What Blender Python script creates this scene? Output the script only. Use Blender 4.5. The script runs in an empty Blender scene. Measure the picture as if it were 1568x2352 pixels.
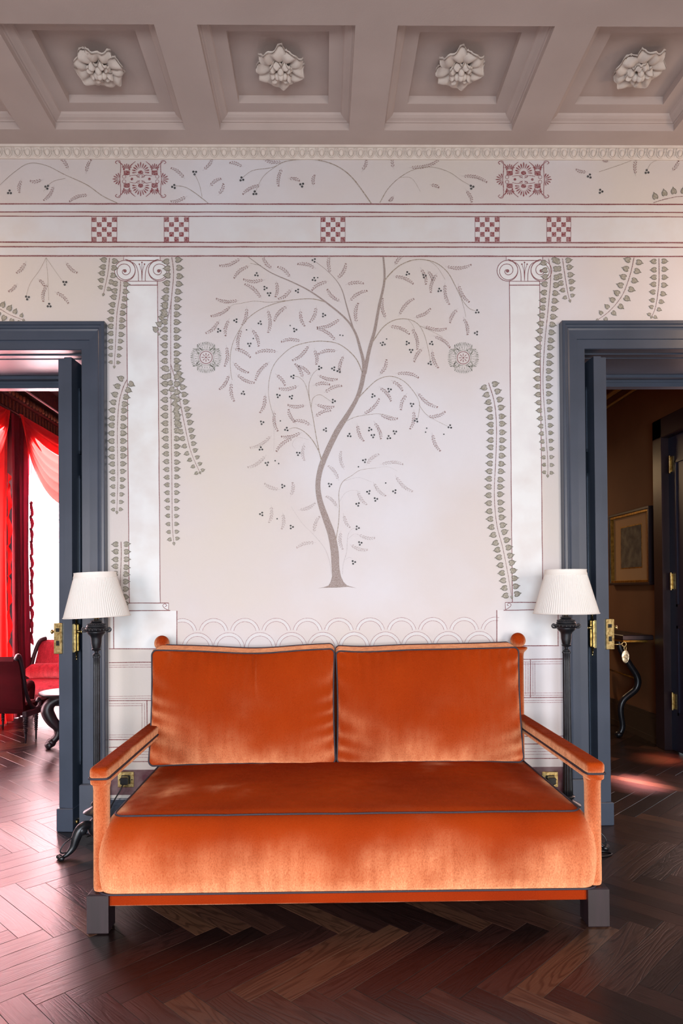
import bpy, math, random
from mathutils import Vector, Matrix
random.seed(11)
R = random.Random(5)
PI = math.pi
sc = bpy.context.scene
COL = sc.collection

# ------------------------------------------------------------------ camera
F, PPX, PPY = 1590.0, 763.0, 1336.0
YAW, PIT, ROLL, EYE = 0.0143, 0.012, 0.0069, 1.30
_a = Vector((math.sin(YAW)*math.cos(PIT), math.cos(YAW)*math.cos(PIT), math.sin(PIT)))
_r0 = Vector((math.cos(YAW), -math.sin(YAW), 0))
_u0 = _r0.cross(_a)
CR = _r0*math.cos(ROLL) - _u0*math.sin(ROLL)
CU = _r0*math.sin(ROLL) + _u0*math.cos(ROLL)
cd = bpy.data.cameras.new('camera')
cam = bpy.data.objects.new('camera', cd)
COL.objects.link(cam)
cd.sensor_fit = 'HORIZONTAL'; cd.sensor_width = 36
cd.lens = F/1568*36
cd.shift_x = (784-PPX)/1568; cd.shift_y = (PPY-1176)/1568
cd.clip_start = .05; cd.clip_end = 60
mw = Matrix.Identity(4)
for i in range(3):
    mw[i][0] = CR[i]; mw[i][1] = CU[i]; mw[i][2] = -_a[i]
mw[2][3] = EYE
cam.matrix_world = mw
sc.camera = cam

def survey(px, py, axis, val):
    """a point read off the photograph, on the real plane  axis = val"""
    d = _a*F + CR*(px-PPX) - CU*(py-PPY)
    o = (0, 0, EYE)[axis]
    t = (val-o)/d[axis]
    return Vector((0, 0, EYE)) + d*t

def in_view(p):
    v = p - Vector((0, 0, EYE)); z = v.dot(_a)
    if z < .1: return None
    return PPX + F*v.dot(CR)/z, PPY - F*v.dot(CU)/z, z

# ------------------------------------------------------------------ world, lights, exposure
vs = sc.view_settings
vs.view_transform = 'Standard'; vs.look = 'None'; vs.gamma = 1; vs.use_curve_mapping = False
vs.exposure = 0.13
w = bpy.data.worlds.new('world'); sc.world = w; w.use_nodes = True
bg = w.node_tree.nodes['Background']
bg.inputs[0].default_value = (.80, .90, 1, 1); bg.inputs[1].default_value = 1.6

def area(name, loc, rot, sx, sy, power, col, spread=180):
    l = bpy.data.lights.new(name, 'AREA'); l.shape = 'RECTANGLE'
    l.size = sx; l.size_y = sy; l.energy = power; l.color = col; l.spread = math.radians(spread)
    o = bpy.data.objects.new(name, l); COL.objects.link(o)
    o.location = loc; o.rotation_euler = rot
    return o
# daylight in the tall windows of the wall behind the camera
R90 = math.radians(90)
RT = math.radians(54)          # sky light falls into the room, so the panes send it downwards
area('window_daylight_left', (-2.35, -2.02, 1.40), (RT, 0, 0), 1.3, 2.1, 122, (1, .89, .86), 150)
area('window_daylight_right', (2.45, -2.02, 1.40), (RT, 0, 0), 1.3, 2.1, 128, (1, .86, .76), 150)
area('window_daylight_mid', (0, -2.02, 1.40), (RT, 0, 0), 1.3, 2.1, 172, (.79, .91, 1), 150)
# assumed, unseen lamp warms the left; added light warms the right side
area('assumed_lamp_left', (-2.75, 3.45, 3.25), (math.radians(35), 0, math.radians(-30)), .25, .25, 12, (1, .60, .34))
area('warm_fill_right', (2.75, 3.0, 3.0), (math.radians(60), 0, math.radians(35)), .3, .3, 9, (1, .66, .42))
# daylight in the two tall windows of the red room
area('red_room_daylight_near', (-3.56, 6.2, 1.6), (0, -math.radians(72), 0), 2.9, 1.3, 470, (1, .70, .77))
area('red_room_daylight_far', (-3.56, 8.3, 1.6), (0, -math.radians(72), 0), 2.9, 1.6, 640, (1, .72, .78))
# daylight of the brown hall from an assumed opening, out of sight to the right
area('hall_daylight', (2.83, 4.80, 1.45), (0, R90, 0), 1.7, .6, 27, (1, .58, .48))
def beam(name, src, dst, sx, sy, power, col, spread):
    d = Vector(dst)-Vector(src); o = area(name, src, (0, 0, 0), sx, sy, power, col, spread)
    o.rotation_euler = d.to_track_quat('-Z', 'Y').to_euler(); return o
# narrow lamps added to throw the sun patches on the hall floor
beam('hall_patch_lamp_near', (2.78, 4.62, 1.75), survey(1465, 1800, 2, 0), .34, .16, 7, (1, .50, .50), 9)
beam('hall_patch_lamp_far', (2.78, 5.05, 1.75), survey(1530, 1740, 2, 0), .40, .16, 4.5, (1, .30, .13), 12)
area('hall_warm_light', (1.6, 8.3, 2.7), (0, 0, 0), .5, .5, 30, (1, .66, .36))  # warm area light added under the hall ceiling, without a fitting

# ------------------------------------------------------------------ materials
def hexc(h):
    h = h.lstrip('#')
    c = [int(h[i:i+2], 16)/255 for i in (0, 2, 4)]
    return tuple((x/12.92 if x <= .04045 else ((x+.055)/1.055)**2.4) for x in c) + (1,)

def mat(name, c1, c2=None, rough=.5, metal=0, scale=8, sheen=0, sheen_col=None, bump=0, bscale=200,
        stretch=(1, 1, 1), coat=0, lo=.35, hi=.65, spec=.5, trans=0, detail=4):
    m = bpy.data.materials.new(name); m.use_nodes = True
    nt = m.node_tree; N = nt.nodes; L = nt.links
    b = N['Principled BSDF']
    b.inputs['Roughness'].default_value = rough; b.inputs['Metallic'].default_value = metal
    b.inputs['Specular IOR Level'].default_value = spec
    b.inputs['Coat Weight'].default_value = coat
    if sheen:
        b.inputs['Sheen Weight'].default_value = sheen
        b.inputs['Sheen Roughness'].default_value = .35
        b.inputs['Sheen Tint'].default_value = hexc(sheen_col)
    tc = N.new('ShaderNodeTexCoord'); mp = N.new('ShaderNodeMapping')
    mp.inputs['Scale'].default_value = stretch
    L.new(tc.outputs['Object'], mp.inputs[0])
    if c2:
        n = N.new('ShaderNodeTexNoise'); n.inputs['Scale'].default_value = scale; n.inputs['Detail'].default_value = detail
        L.new(mp.outputs[0], n.inputs[0])
        r = N.new('ShaderNodeValToRGB'); r.color_ramp.elements[0].position = lo; r.color_ramp.elements[1].position = hi
        r.color_ramp.elements[0].color = hexc(c1); r.color_ramp.elements[1].color = hexc(c2)
        L.new(n.outputs[0], r.inputs[0]); L.new(r.outputs[0], b.inputs['Base Color'])
    else:
        b.inputs['Base Color'].default_value = hexc(c1)
    if bump:
        n2 = N.new('ShaderNodeTexNoise'); n2.inputs['Scale'].default_value = bscale; n2.inputs['Detail'].default_value = 3
        L.new(mp.outputs[0], n2.inputs[0])
        bp = N.new('ShaderNodeBump'); bp.inputs['Strength'].default_value = bump; bp.inputs['Distance'].default_value = .004
        L.new(n2.outputs[0], bp.inputs['Height']); L.new(bp.outputs[0], b.inputs['Normal'])
    if trans:
        out = N['Material Output']; t = N.new('ShaderNodeBsdfTranslucent'); mx = N.new('ShaderNodeMixShader')
        t.inputs[0].default_value = hexc(c2 or c1); mx.inputs[0].default_value = trans
        L.new(b.outputs[0], mx.inputs[1]); L.new(t.outputs[0], mx.inputs[2]); L.new(mx.outputs[0], out.inputs[0])
    return m

PLC1, PLC2, PLC3 = '#cac2c1', '#cecbd0', '#cbc2bb'
def plaster_nodes(nt, tc):
    N = nt.nodes; L = nt.links
    n = N.new('ShaderNodeTexNoise'); n.inputs['Scale'].default_value = 1.1; n.inputs['Detail'].default_value = 6
    n.inputs['Roughness'].default_value = .45
    L.new(tc.outputs['Object'], n.inputs[0])
    r = N.new('ShaderNodeValToRGB'); e = r.color_ramp.elements
    e[0].position = .36; e[0].color = hexc(PLC3); e[1].position = .66; e[1].color = hexc(PLC2)
    x = e.new(.50); x.color = hexc(PLC1)
    L.new(n.outputs[0], r.inputs[0])
    return r
def paint(name, col, cover=.8, scale=160, var=.35):
    """thin worn distemper: opaque, its colour broken up with the plaster's own colour"""
    m = bpy.data.materials.new(name); m.use_nodes = True
    nt = m.node_tree; N = nt.nodes; L = nt.links
    b = N['Principled BSDF']; b.inputs['Roughness'].default_value = .85; b.inputs['Specular IOR Level'].default_value = .25
    tc = N.new('ShaderNodeTexCoord'); n = N.new('ShaderNodeTexNoise'); n.inputs['Scale'].default_value = scale; n.inputs['Detail'].default_value = 3
    L.new(tc.outputs['Object'], n.inputs[0])
    mr = N.new('ShaderNodeMapRange'); mr.inputs[1].default_value = .35; mr.inputs[2].default_value = .65
    mr.inputs[3].default_value = max(0, cover-var); mr.inputs[4].default_value = min(1, cover+var)
    L.new(n.outputs[0], mr.inputs[0])
    mx = N.new('ShaderNodeMix'); mx.data_type = 'RGBA'; L.new(mr.outputs[0], mx.inputs[0])
    L.new(plaster_nodes(nt, tc).outputs[0], mx.inputs[6]); mx.inputs[7].default_value = hexc(col)
    L.new(mx.outputs[2], b.inputs['Base Color'])
    return m

def velvet(name, dark, mid, light, nap=(0, -.55, -.75), gain=1.1):
    """pile fabric: a deep base plus fibre sheen whose normal leans with the brushed pile (downwards / to the front)"""
    m = mat(name, dark, mid, rough=.85, scale=2.2, bump=.18, bscale=420, spec=.08, lo=.3, hi=.7)
    nt = m.node_tree; N = nt.nodes; L = nt.links; b = N['Principled BSDF']
    tc = [n for n in N if n.type == 'TEX_COORD'][0]
    def nz(scl, st, det, rg):
        mp = N.new('ShaderNodeMapping'); mp.inputs['Scale'].default_value = st; L.new(tc.outputs['Object'], mp.inputs[0])
        n = N.new('ShaderNodeTexNoise'); n.inputs['Scale'].default_value = scl; n.inputs['Detail'].default_value = det; n.inputs['Roughness'].default_value = rg
        L.new(mp.outputs[0], n.inputs[0]); return n
    fine = nz(1, (260, 260, 130), 3, .6); big = nz(3.2, (1, 1, 1), 3, .5); streak = nz(1, (34, 34, 4), 4, .6)
    g = N.new('ShaderNodeNewGeometry')
    # pile direction wanders a little
    sc1 = N.new('ShaderNodeVectorMath'); sc1.operation = 'SUBTRACT'; L.new(big.outputs['Color'], sc1.inputs[0]); sc1.inputs[1].default_value = (.5, .5, .5)
    sc2 = N.new('ShaderNodeVectorMath'); sc2.operation = 'SCALE'; sc2.inputs['Scale'].default_value = 1.25; L.new(sc1.outputs[0], sc2.inputs[0])
    ad0 = N.new('ShaderNodeVectorMath'); ad0.operation = 'ADD'; ad0.inputs[0].default_value = nap; L.new(sc2.outputs[0], ad0.inputs[1])
    ad = N.new('ShaderNodeVectorMath'); ad.operation = 'ADD'; L.new(g.outputs['Normal'], ad.inputs[0]); L.new(ad0.outputs[0], ad.inputs[1])
    nm = N.new('ShaderNodeVectorMath'); nm.operation = 'NORMALIZE'; L.new(ad.outputs[0], nm.inputs[0])
    sh = N.new('ShaderNodeBsdfSheen'); sh.distribution = 'ASHIKHMIN'; sh.inputs['Roughness'].default_value = .55
    m1 = N.new('ShaderNodeMapRange'); m1.inputs[1].default_value = .3; m1.inputs[2].default_value = .7; m1.inputs[3].default_value = .62*gain; m1.inputs[4].default_value = 1.38*gain
    L.new(fine.outputs[0], m1.inputs[0])
    m2 = N.new('ShaderNodeMapRange'); m2.inputs[1].default_value = .3; m2.inputs[2].default_value = .7; m2.inputs[3].default_value = .75; m2.inputs[4].default_value = 1.25
    L.new(streak.outputs[0], m2.inputs[0])
    mu = N.new('ShaderNodeMath'); mu.operation = 'MULTIPLY'; L.new(m1.outputs[0], mu.inputs[0]); L.new(m2.outputs[0], mu.inputs[1])
    cs = N.new('ShaderNodeVectorMath'); cs.operation = 'SCALE'; cs.inputs[0].default_value = hexc(light)[:3]; L.new(mu.outputs[0], cs.inputs['Scale'])
    L.new(cs.outputs[0], sh.inputs['Color']); L.new(nm.outputs[0], sh.inputs['Normal'])
    a = N.new('ShaderNodeAddShader'); L.new(b.outputs[0], a.inputs[0]); L.new(sh.outputs[0], a.inputs[1])
    L.new(a.outputs[0], N['Material Output'].inputs[0])
    return m

def plank_material():
    m = bpy.data.materials.new('smoked_oak'); m.use_nodes = True
    nt = m.node_tree; N = nt.nodes; L = nt.links; b = N['Principled BSDF']
    uv = N.new('ShaderNodeUVMap'); uv.uv_map = 'UVMap'
    at = N.new('ShaderNodeAttribute'); at.attribute_name = 'tone'
    def noise(sx, sy, sc_, det=3, rg=.5):
        mp = N.new('ShaderNodeMapping'); mp.inputs['Scale'].default_value = (sx, sy, 1); L.new(uv.outputs[0], mp.inputs[0])
        n = N.new('ShaderNodeTexNoise'); n.inputs['Scale'].default_value = sc_; n.inputs['Detail'].default_value = det; n.inputs['Roughness'].default_value = rg
        L.new(mp.outputs[0], n.inputs[0]); return n
    ring = noise(1.3, 11, 1, 1.5)
    mul = N.new('ShaderNodeMath'); mul.operation = 'MULTIPLY'; mul.inputs[1].default_value = 95; L.new(ring.outputs[0], mul.inputs[0])
    sn = N.new('ShaderNodeMath'); sn.operation = 'SINE'; L.new(mul.outputs[0], sn.inputs[0])
    mr = N.new('ShaderNodeMapRange'); mr.inputs[1].default_value = .1; mr.inputs[2].default_value = 1; mr.inputs[4].default_value = 1
    L.new(sn.outputs[0], mr.inputs[0])
    fine = noise(8, 260, 1, 4, .6)
    ramp = N.new('ShaderNodeValToRGB'); e = ramp.color_ramp.elements
    e[0].position = 0; e[0].color = hexc('#150c0c'); e[1].position = 1; e[1].color = hexc('#54392a')
    for p, c in ((.3, '#201211'), (.6, '#2b1917'), (.85, '#39241e')):
        x = ramp.color_ramp.elements.new(p); x.color = hexc(c)
    L.new(at.outputs['Fac'], ramp.inputs[0])
    mx = N.new('ShaderNodeMix'); mx.data_type = 'RGBA'; mx.blend_type = 'MULTIPLY'
    f1 = N.new('ShaderNodeMath'); f1.operation = 'MULTIPLY'; f1.inputs[1].default_value = .48; L.new(mr.outputs[0], f1.inputs[0])
    L.new(f1.outputs[0], mx.inputs[0]); L.new(ramp.outputs[0], mx.inputs[6]); mx.inputs[7].default_value = hexc('#3c2a2a')
    mx2 = N.new('ShaderNodeMix'); mx2.data_type = 'RGBA'; mx2.blend_type = 'MULTIPLY'; mx2.inputs[0].default_value = .6
    fr = N.new('ShaderNodeValToRGB'); fr.color_ramp.elements[0].position = .3; fr.color_ramp.elements[1].position = .7
    fr.color_ramp.elements[0].color = (.45, .45, .45, 1); fr.color_ramp.elements[1].color = (1.25, 1.2, 1.15, 1)
    L.new(fine.outputs[0], fr.inputs[0]); L.new(mx.outputs[2], mx2.inputs[6]); L.new(fr.outputs[0], mx2.inputs[7])
    L.new(mx2.outputs[2], b.inputs['Base Color'])
    rr = N.new('ShaderNodeMapRange'); rr.inputs[3].default_value = .24; rr.inputs[4].default_value = .42
    L.new(fine.outputs[0], rr.inputs[0]); L.new(rr.outputs[0], b.inputs['Roughness'])
    b.inputs['Specular IOR Level'].default_value = .62
    sb = N.new('ShaderNodeMath'); sb.operation = 'SUBTRACT'; L.new(fine.outputs[0], sb.inputs[0]); L.new(f1.outputs[0], sb.inputs[1])
    bp = N.new('ShaderNodeBump'); bp.inputs['Strength'].default_value = .35; bp.inputs['Distance'].default_value = .0012
    L.new(sb.outputs[0], bp.inputs['Height']); L.new(bp.outputs[0], b.inputs['Normal'])
    return m

M_PLANK = plank_material()
M_SUB = mat('subfloor', '#140c0a', rough=.9)
M_PLASTER = mat('painted_plaster', '#c9bab8', rough=.85, bump=.12, bscale=90, spec=.25)
_nt = M_PLASTER.node_tree; _tc = [n for n in _nt.nodes if n.type == 'TEX_COORD'][0]
_nt.links.new(plaster_nodes(_nt, _tc).outputs[0], _nt.nodes['Principled BSDF'].inputs['Base Color'])
M_STUCCO = mat('ceiling_stucco', '#b8a8a2', '#c0b0aa', rough=.8, scale=3, bump=.1, bscale=120, spec=.25)
M_STUCCO2 = mat('moulding_stucco', '#cfc3ba', '#d8cdc4', rough=.75, scale=9, bump=.1, bscale=150, spec=.3)
M_BLUE = mat('blue_grey_joinery', '#38404e', '#3e4655', rough=.32, scale=4, spec=.5, bump=.03, bscale=60)
M_WHITEBAND = paint('pale_band_paint', '#cfd0d3', .5, 9, .2)
M_PILPAINT = paint('pilaster_paint', '#dcdee0', .7, 7, .25)
M_RED = paint('oxblood_line_paint', '#70232c', .92, 230, .25)
M_REDTHIN = paint('thin_red_line_paint', '#86464f', .7, 260, .3)
M_REDFILL = paint('oxblood_motif_paint', '#7c2a32', .85, 120, .25)
M_LEAFD = paint('ivy_edge_paint', '#605d52', .9, 120, .2)
M_LEAF = paint('ivy_leaf_paint', '#878271', .85, 170, .3)
M_VINE = paint('vine_stem_paint', '#6d4344', .75, 200, .3)
M_BARK = paint('trunk_paint', '#83716a', .85, 420, .3)
M_TWIG = paint('twig_paint', '#85735f', .72, 200, .3)
M_TWIGF = paint('faded_twig_paint', '#a5999a', .4, 200, .3)
M_FROND = paint('frond_paint', '#7d5652', .72, 300, .3)
M_FRONDF = paint('faded_frond_paint', '#8f7673', .5, 300, .3)
M_BERRY = paint('berry_paint', '#23282a', .95, 200, .15)
M_ROUND = paint('roundel_paint', '#5f6455', .6, 180, .4)
M_MAROON = paint('maroon_dado_paint', '#5d3840', .95, 14, .12)
M_VEL = velvet('rust_velvet', '#822702', '#983303', '#ecb183', gain=.92)
M_VELA = velvet('rust_velvet_arm', '#822802', '#963404', '#ecb183', gain=.8)
M_VELB = velvet('rust_velvet_border', '#822702', '#983303', '#ecb183', nap=(0, -.12, .05), gain=.8)
M_VELR = velvet('rust_velvet_rail', '#7a2102', '#8f2b04', '#e9ae8a', nap=(0, -.3, .35), gain=.9)
M_PIPE = mat('aubergine_piping', '#262029', '#2f2733', rough=.7, scale=200)
M_DKWOOD = mat('dark_mahogany', '#1d1317', '#281a20', rough=.4, scale=4, stretch=(14, 14, 1), spec=.6)
M_IRON = mat('bronzed_iron', '#17181c', '#24262c', rough=.33, metal=.35, scale=30, bump=.08, bscale=90, spec=.6)
M_SHADE = mat('pleated_silk', '#fbf8f4', rough=.8, trans=.4, spec=.2)
M_BRASS = mat('aged_brass', '#8f7748', '#c9b682', rough=.3, metal=1, scale=60, bump=.15, bscale=160)
M_BLACK = mat('black_plastic', '#0d0d0f', rough=.35)
M_RECESS = mat('lock_recess', '#120f0e', rough=.8)
M_CURT = mat('sheer_scarlet', '#c61f26', '#dd3a35', rough=.7, trans=.42, scale=5, sheen=.3, sheen_col='#ff8070')
M_CURTD = mat('crimson_curtain', '#5c0d1a', '#721322', rough=.8, trans=.16, scale=5, sheen=.3, sheen_col='#a04050')
M_SHEER = mat('white_sheer', '#fff2ef', rough=.8, trans=.7)
M_REDV = velvet('crimson_velvet', '#7c1c26', '#8f2530', '#e88f94', gain=.8)
M_LEATH = mat('oxblood_leather', '#33060b', '#400910', rough=.9, scale=6, spec=.08)
M_REDWALL = mat('red_room_wall', '#5c4048', '#644650', rough=.8, scale=3)
M_NAVY = mat('navy_pier', '#1d2130', rough=.6)
M_DCEIL = mat('dark_beam_ceiling', '#2c2827', '#35302e', rough=.6, scale=6)
M_CORN = mat('brown_stencilled_cornice', '#2e1c14', '#4a2d1c', rough=.7, scale=26, lo=.45, hi=.55)
M_ORN = mat('gilt_ornament', '#5d3d22', '#76502e', rough=.6, scale=40)
M_WHITE = mat('white_bead', '#c9c0bf', rough=.5)
M_BROWN = mat('tobacco_wall', '#6b4220', '#744a26', rough=.8, scale=2)
M_DSKIRT = mat('dark_skirting', '#3a2a1c', rough=.5)
M_DOORDK = mat('aubergine_door', '#1c1016', '#24151c', rough=.4, scale=4)
M_NAVYD = mat('midnight_door', '#191c33', rough=.4)
M_MATT = mat('tan_mount', '#b08a5c', rough=.9)
M_GOLD = mat('gilt_frame', '#8a6a2a', '#c09a48', rough=.35, metal=.9, scale=30)
M_PRINT = mat('engraving', '#4c4338', '#7c7058', rough=.9, scale=14, lo=.3, hi=.7, detail=8)
M_TAG = mat('engraved_tag', '#7a6a52', '#d8cbb0', rough=.3, metal=.8, scale=90)
M_YELBEAD = mat('yellow_bead', '#a88a48', rough=.5)

# ------------------------------------------------------------------ mesh helpers
def link(name, me, parent=None, smooth=False):
    o = bpy.data.objects.new(name, me); COL.objects.link(o)
    if parent: o.parent = parent
    if smooth:
        for p in me.polygons: p.use_smooth = True
    return o

class MB:
    def __init__(s): s.v = []; s.f = []
    def add(s, vs_, fs):
        k = len(s.v); s.v += [tuple(x) for x in vs_]; s.f += [tuple(i+k for i in f) for f in fs]; return s
    def box(s, x0, x1, y0, y1, z0, z1, ch=0):
        if ch:
            pts = []
            c = ch
            for z, i in ((z0, c), (z0+c, 0), (z1-c, 0), (z1, c)):
                for (x, y) in ((x0, y0), (x1, y0), (x1, y1), (x0, y1)):
                    sx = 1 if x == x0 else -1; sy = 1 if y == y0 else -1
                    pts.append((x+sx*i, y+sy*i, z))
            fs = [(3, 2, 1, 0), (12, 13, 14, 15)]
            for r in range(3):
                for q in range(4):
                    a = r*4+q; b = r*4+(q+1) % 4
                    fs.append((a, b, b+4, a+4))
            return s.add(pts, fs)
        return s.add([(x0, y0, z0), (x1, y0, z0), (x1, y1, z0), (x0, y1, z0), (x0, y0, z1), (x1, y0, z1), (x1, y1, z1), (x0, y1, z1)],
                     [(3, 2, 1, 0), (4, 5, 6, 7), (0, 1, 5, 4), (1, 2, 6, 5), (2, 3, 7, 6), (3, 0, 4, 7)])
    def loft(s, rings, cap0=True, cap1=True, closed=True):
        n = len(rings[0]); vs_ = [p for r in rings for p in r]; fs = []
        for i in range(len(rings)-1):
            for j in range(n if closed else n-1):
                a = i*n+j; b = i*n+(j+1) % n
                fs.append((a, b, b+n, a+n))
        if closed and cap0: fs.append(tuple(range(n-1, -1, -1)))
        if closed and cap1: fs.append(tuple((len(rings)-1)*n+j for j in range(n)))
        return s.add(vs_, fs)
    def lathe(s, prof, cx=0, cy=0, n=32, flute=0, fn=12, cap=True):
        rings = []
        for (r, z) in prof:
            rings.append([(cx+math.cos(t)*rr, cy+math.sin(t)*rr, z) for t in [2*PI*j/n for j in range(n)]
                          for rr in [r*(1+flute*math.cos(fn*t))]])
        return s.loft(rings, cap, cap)
    def tube(s, path, rad, n=8, closed=False):
        P = [Vector(p) for p in path]; k = len(P); rings = []
        up = Vector((0, 0, 1)); prev = None
        for i in range(k):
            if closed: t = P[(i+1) % k]-P[(i-1) % k]
            else: t = P[min(i+1, k-1)]-P[max(i-1, 0)]
            t.normalize()
            a = prev if prev is not None else (up if abs(t.z) < .9 else Vector((1, 0, 0)))
            a = a - t*a.dot(t)
            if a.length < 1e-5: a = t.orthogonal()
            a.normalize(); prev = a
            b = t.cross(a); r = rad[i] if isinstance(rad, (list, tuple)) else rad
            rings.append([P[i]+(a*math.cos(2*PI*j/n)+b*math.sin(2*PI*j/n))*r for j in range(n)])
        if closed: rings.append(rings[0])
        return s.loft(rings, not closed, not closed)
    def ball(s, c, rx, ry=None, rz=None, n=16, m=10):
        ry = ry or rx; rz = rz or rx
        rings = [[(c[0]+rx*math.sin(PI*i/m)*math.cos(2*PI*j/n), c[1]+ry*math.sin(PI*i/m)*math.sin(2*PI*j/n), c[2]-rz*math.cos(PI*i/m)) for j in range(n)]
                 for i in range(m+1)]
        rings[0] = [(c[0]+1e-4*math.cos(2*PI*j/n), c[1]+1e-4*math.sin(2*PI*j/n), c[2]-rz) for j in range(n)]
        rings[-1] = [(c[0]+1e-4*math.cos(2*PI*j/n), c[1]+1e-4*math.sin(2*PI*j/n), c[2]+rz) for j in range(n)]
        return s.loft(rings)
    def build(s, name, m, parent=None, smooth=False, loc=None, angle=None):
        me = bpy.data.meshes.new(name); me.from_pydata([tuple(x) for x in s.v], [], s.f); me.update()
        me.materials.append(m)
        o = link(name, me, parent, smooth)
        if smooth and angle:
            me.set_sharp_from_angle(angle=math.radians(angle))
        if loc: o.location = loc
        return o

def empty(name, loc=(0, 0, 0), rz=0):
    o = bpy.data.objects.new(name, None); COL.objects.link(o); o.location = loc; o.rotation_euler = (0, 0, rz)
    o.empty_display_size = .1
    return o
def tag(o, label=None, cat=None, group=None, kind=None):
    if label: o['label'] = label
    if cat: o['category'] = cat
    if group: o['group'] = group
    if kind: o['kind'] = kind
    return o
def spline(pts, n=8):
    P = [tuple(p) for p in pts]; out = []; D = len(P[0])
    for i in range(len(P)-1):
        p0 = P[max(i-1, 0)]; p1 = P[i]; p2 = P[i+1]; p3 = P[min(i+2, len(P)-1)]
        for k in range(n):
            t = k/n
            out.append(tuple(.5*((2*p1[d])+(-p0[d]+p2[d])*t+(2*p0[d]-5*p1[d]+4*p2[d]-p3[d])*t*t+(-p0[d]+3*p1[d]-3*p2[d]+p3[d])*t**3) for d in range(D)))
    out.append(P[-1]); return out
def rrect(hx, hy, r, n=10, m=14, sag=0):
    """rounded rectangle outline (2D), evenly sampled sides; sag pulls the side middles in"""
    pts = []
    cs = [(hx-r, hy-r, 0), (-hx+r, hy-r, PI/2), (-hx+r, -hy+r, PI), (hx-r, -hy+r, 1.5*PI)]
    for k, (cx, cy, a0) in enumerate(cs):
        arc = [(cx+r*math.cos(a0+PI/2*i/n), cy+r*math.sin(a0+PI/2*i/n)) for i in range(n+1)]
        nx, ny, a1 = cs[(k+1) % 4]
        q = (nx+r*math.cos(a1), ny+r*math.sin(a1)); p = arc[-1]
        pts += arc + [(p[0]+(q[0]-p[0])*i/m, p[1]+(q[1]-p[1])*i/m) for i in range(1, m)]
    if sag:
        pts = [(x*(1-sag*(1-(y/hy)**2)/hx), y*(1-sag*(1-(x/hx)**2)/hy)) for x, y in pts]
    return pts

WY = 3.81            # face of the painted wall
ZC = 3.751           # ceiling soffit
# ------------------------------------------------------------------ floor
floor = MB().box(-4.6, 4.6, -3.2, 9.6, -.06, -.013).build('floor', M_SUB); tag(floor, kind='structure')
PL, PW = .605, .0946
tip = survey(656.9, 2126.3, 2, 0)
OY = tip.y-(PL+PW)/math.sqrt(2)
OX = tip.x-(PL-PW)/math.sqrt(2)
s2 = math.sqrt(2)
def plank_geo(kind):
    g = .0004; c = .0009
    lx, wy = PL-g*2, PW-g*2
    b = MB(); b.box(-lx/2, lx/2, -wy/2, wy/2, -.012, 0)
    v = [(-lx/2, -wy/2), (lx/2, -wy/2), (lx/2, wy/2), (-lx/2, wy/2)]
    pts = [(x, y, -.012) for x, y in v]+[(x, y, -c) for x, y in v]
    pts += [(x-math.copysign(c, x), y-math.copysign(c, y), 0) for x, y in v]
    fs = [(8, 9, 10, 11)]
    for q in range(4):
        r = (q+1) % 4; fs += [(q, r, r+4, q+4), (q+4, r+4, r+8, q+8)]
    return pts, fs
PG = plank_geo(0)
def plank_mesh(items, name):
    """items: list of (matrix, tone, (uo,vo))"""
    vs_ = []; fs = []; uvs = []; tones = []
    for mtx, tone, (uo, vo) in items:
        k = len(vs_)
        vs_ += [tuple(mtx @ Vector(p)) for p in PG[0]]
        for f in PG[1]:
            fs.append(tuple(i+k for i in f))
            for i in f: uvs += [PG[0][i][0]+uo, PG[0][i][1]+vo]; tones.append(tone)
    me = bpy.data.meshes.new(name); me.from_pydata(vs_, [], fs); me.update()
    u = me.uv_layers.new(name='UVMap'); u.data.foreach_set('uv', uvs)
    a = me.attributes.new('tone', 'FLOAT', 'CORNER'); a.data.foreach_set('value', tones)
    me.materials.append(M_PLANK); return me
spots = []
for T in range(-8, 10):
    for k in range(-110, 110):
        for kd in (0, 1):
            if kd == 0: u = (k*PW+PL/2, -k*PW+PW/2); ang = PI/4
            else: u = (k*PW-PW/2, -k*PW+PW-PL/2); ang = -PI/4
            u = (u[0]+T*PL, u[1]+T*PL)
            x = OX+(u[0]-u[1])/s2; y = OY+(u[0]+u[1])/s2
            if not (-4.4 < x < 4.4 and -3.0 < y < 9.2): continue
            if y > 4.1 and (x < -3.35 or -.8 < x < .8 or x > 3.2): continue
            if 3.95 < y < 4.2 and not (-2.6 < x < -1.0 or 1.15 < x < 2.75): continue
            q = in_view(Vector((x, y, 0)))
            vis = q is not None and -60 < q[0] < 1630 and 1500 < q[1] < 2470
            if vis and 260 < q[0] < 1340 and q[1] < 2045: vis = False
            spots.append((0 if vis else 1, math.hypot(x, y), x, y, ang))
spots.sort()
variants = [plank_mesh([(Matrix.Identity(4), R.random()**1.15, (R.uniform(0, 90), R.uniform(0, 90)))], 'plank_%02d' % i) for i in range(40)]
NI = 0; rest = []
for vis, dist, x, y, ang in spots:
    if vis == 0 and NI < 300:
        o = bpy.data.objects.new('plank', variants[R.randrange(40)]); COL.objects.link(o); o.parent = floor
        o.location = (x, y, R.uniform(-.0004, 0)); o.rotation_euler = (R.uniform(-.0012, .0012), R.uniform(-.0008, .0008), ang+(PI if R.random() < .5 else 0))
        NI += 1
    else:
        rest.append((Matrix.Translation((x, y, -.0003)) @ Matrix.Rotation(ang, 4, 'Z'), R.random()**1.15, (R.uniform(0, 90), R.uniform(0, 90))))
o = link('herringbone_planks', plank_mesh(rest, 'herringbone_planks'), floor); o['kind'] = 'stuff'

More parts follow.
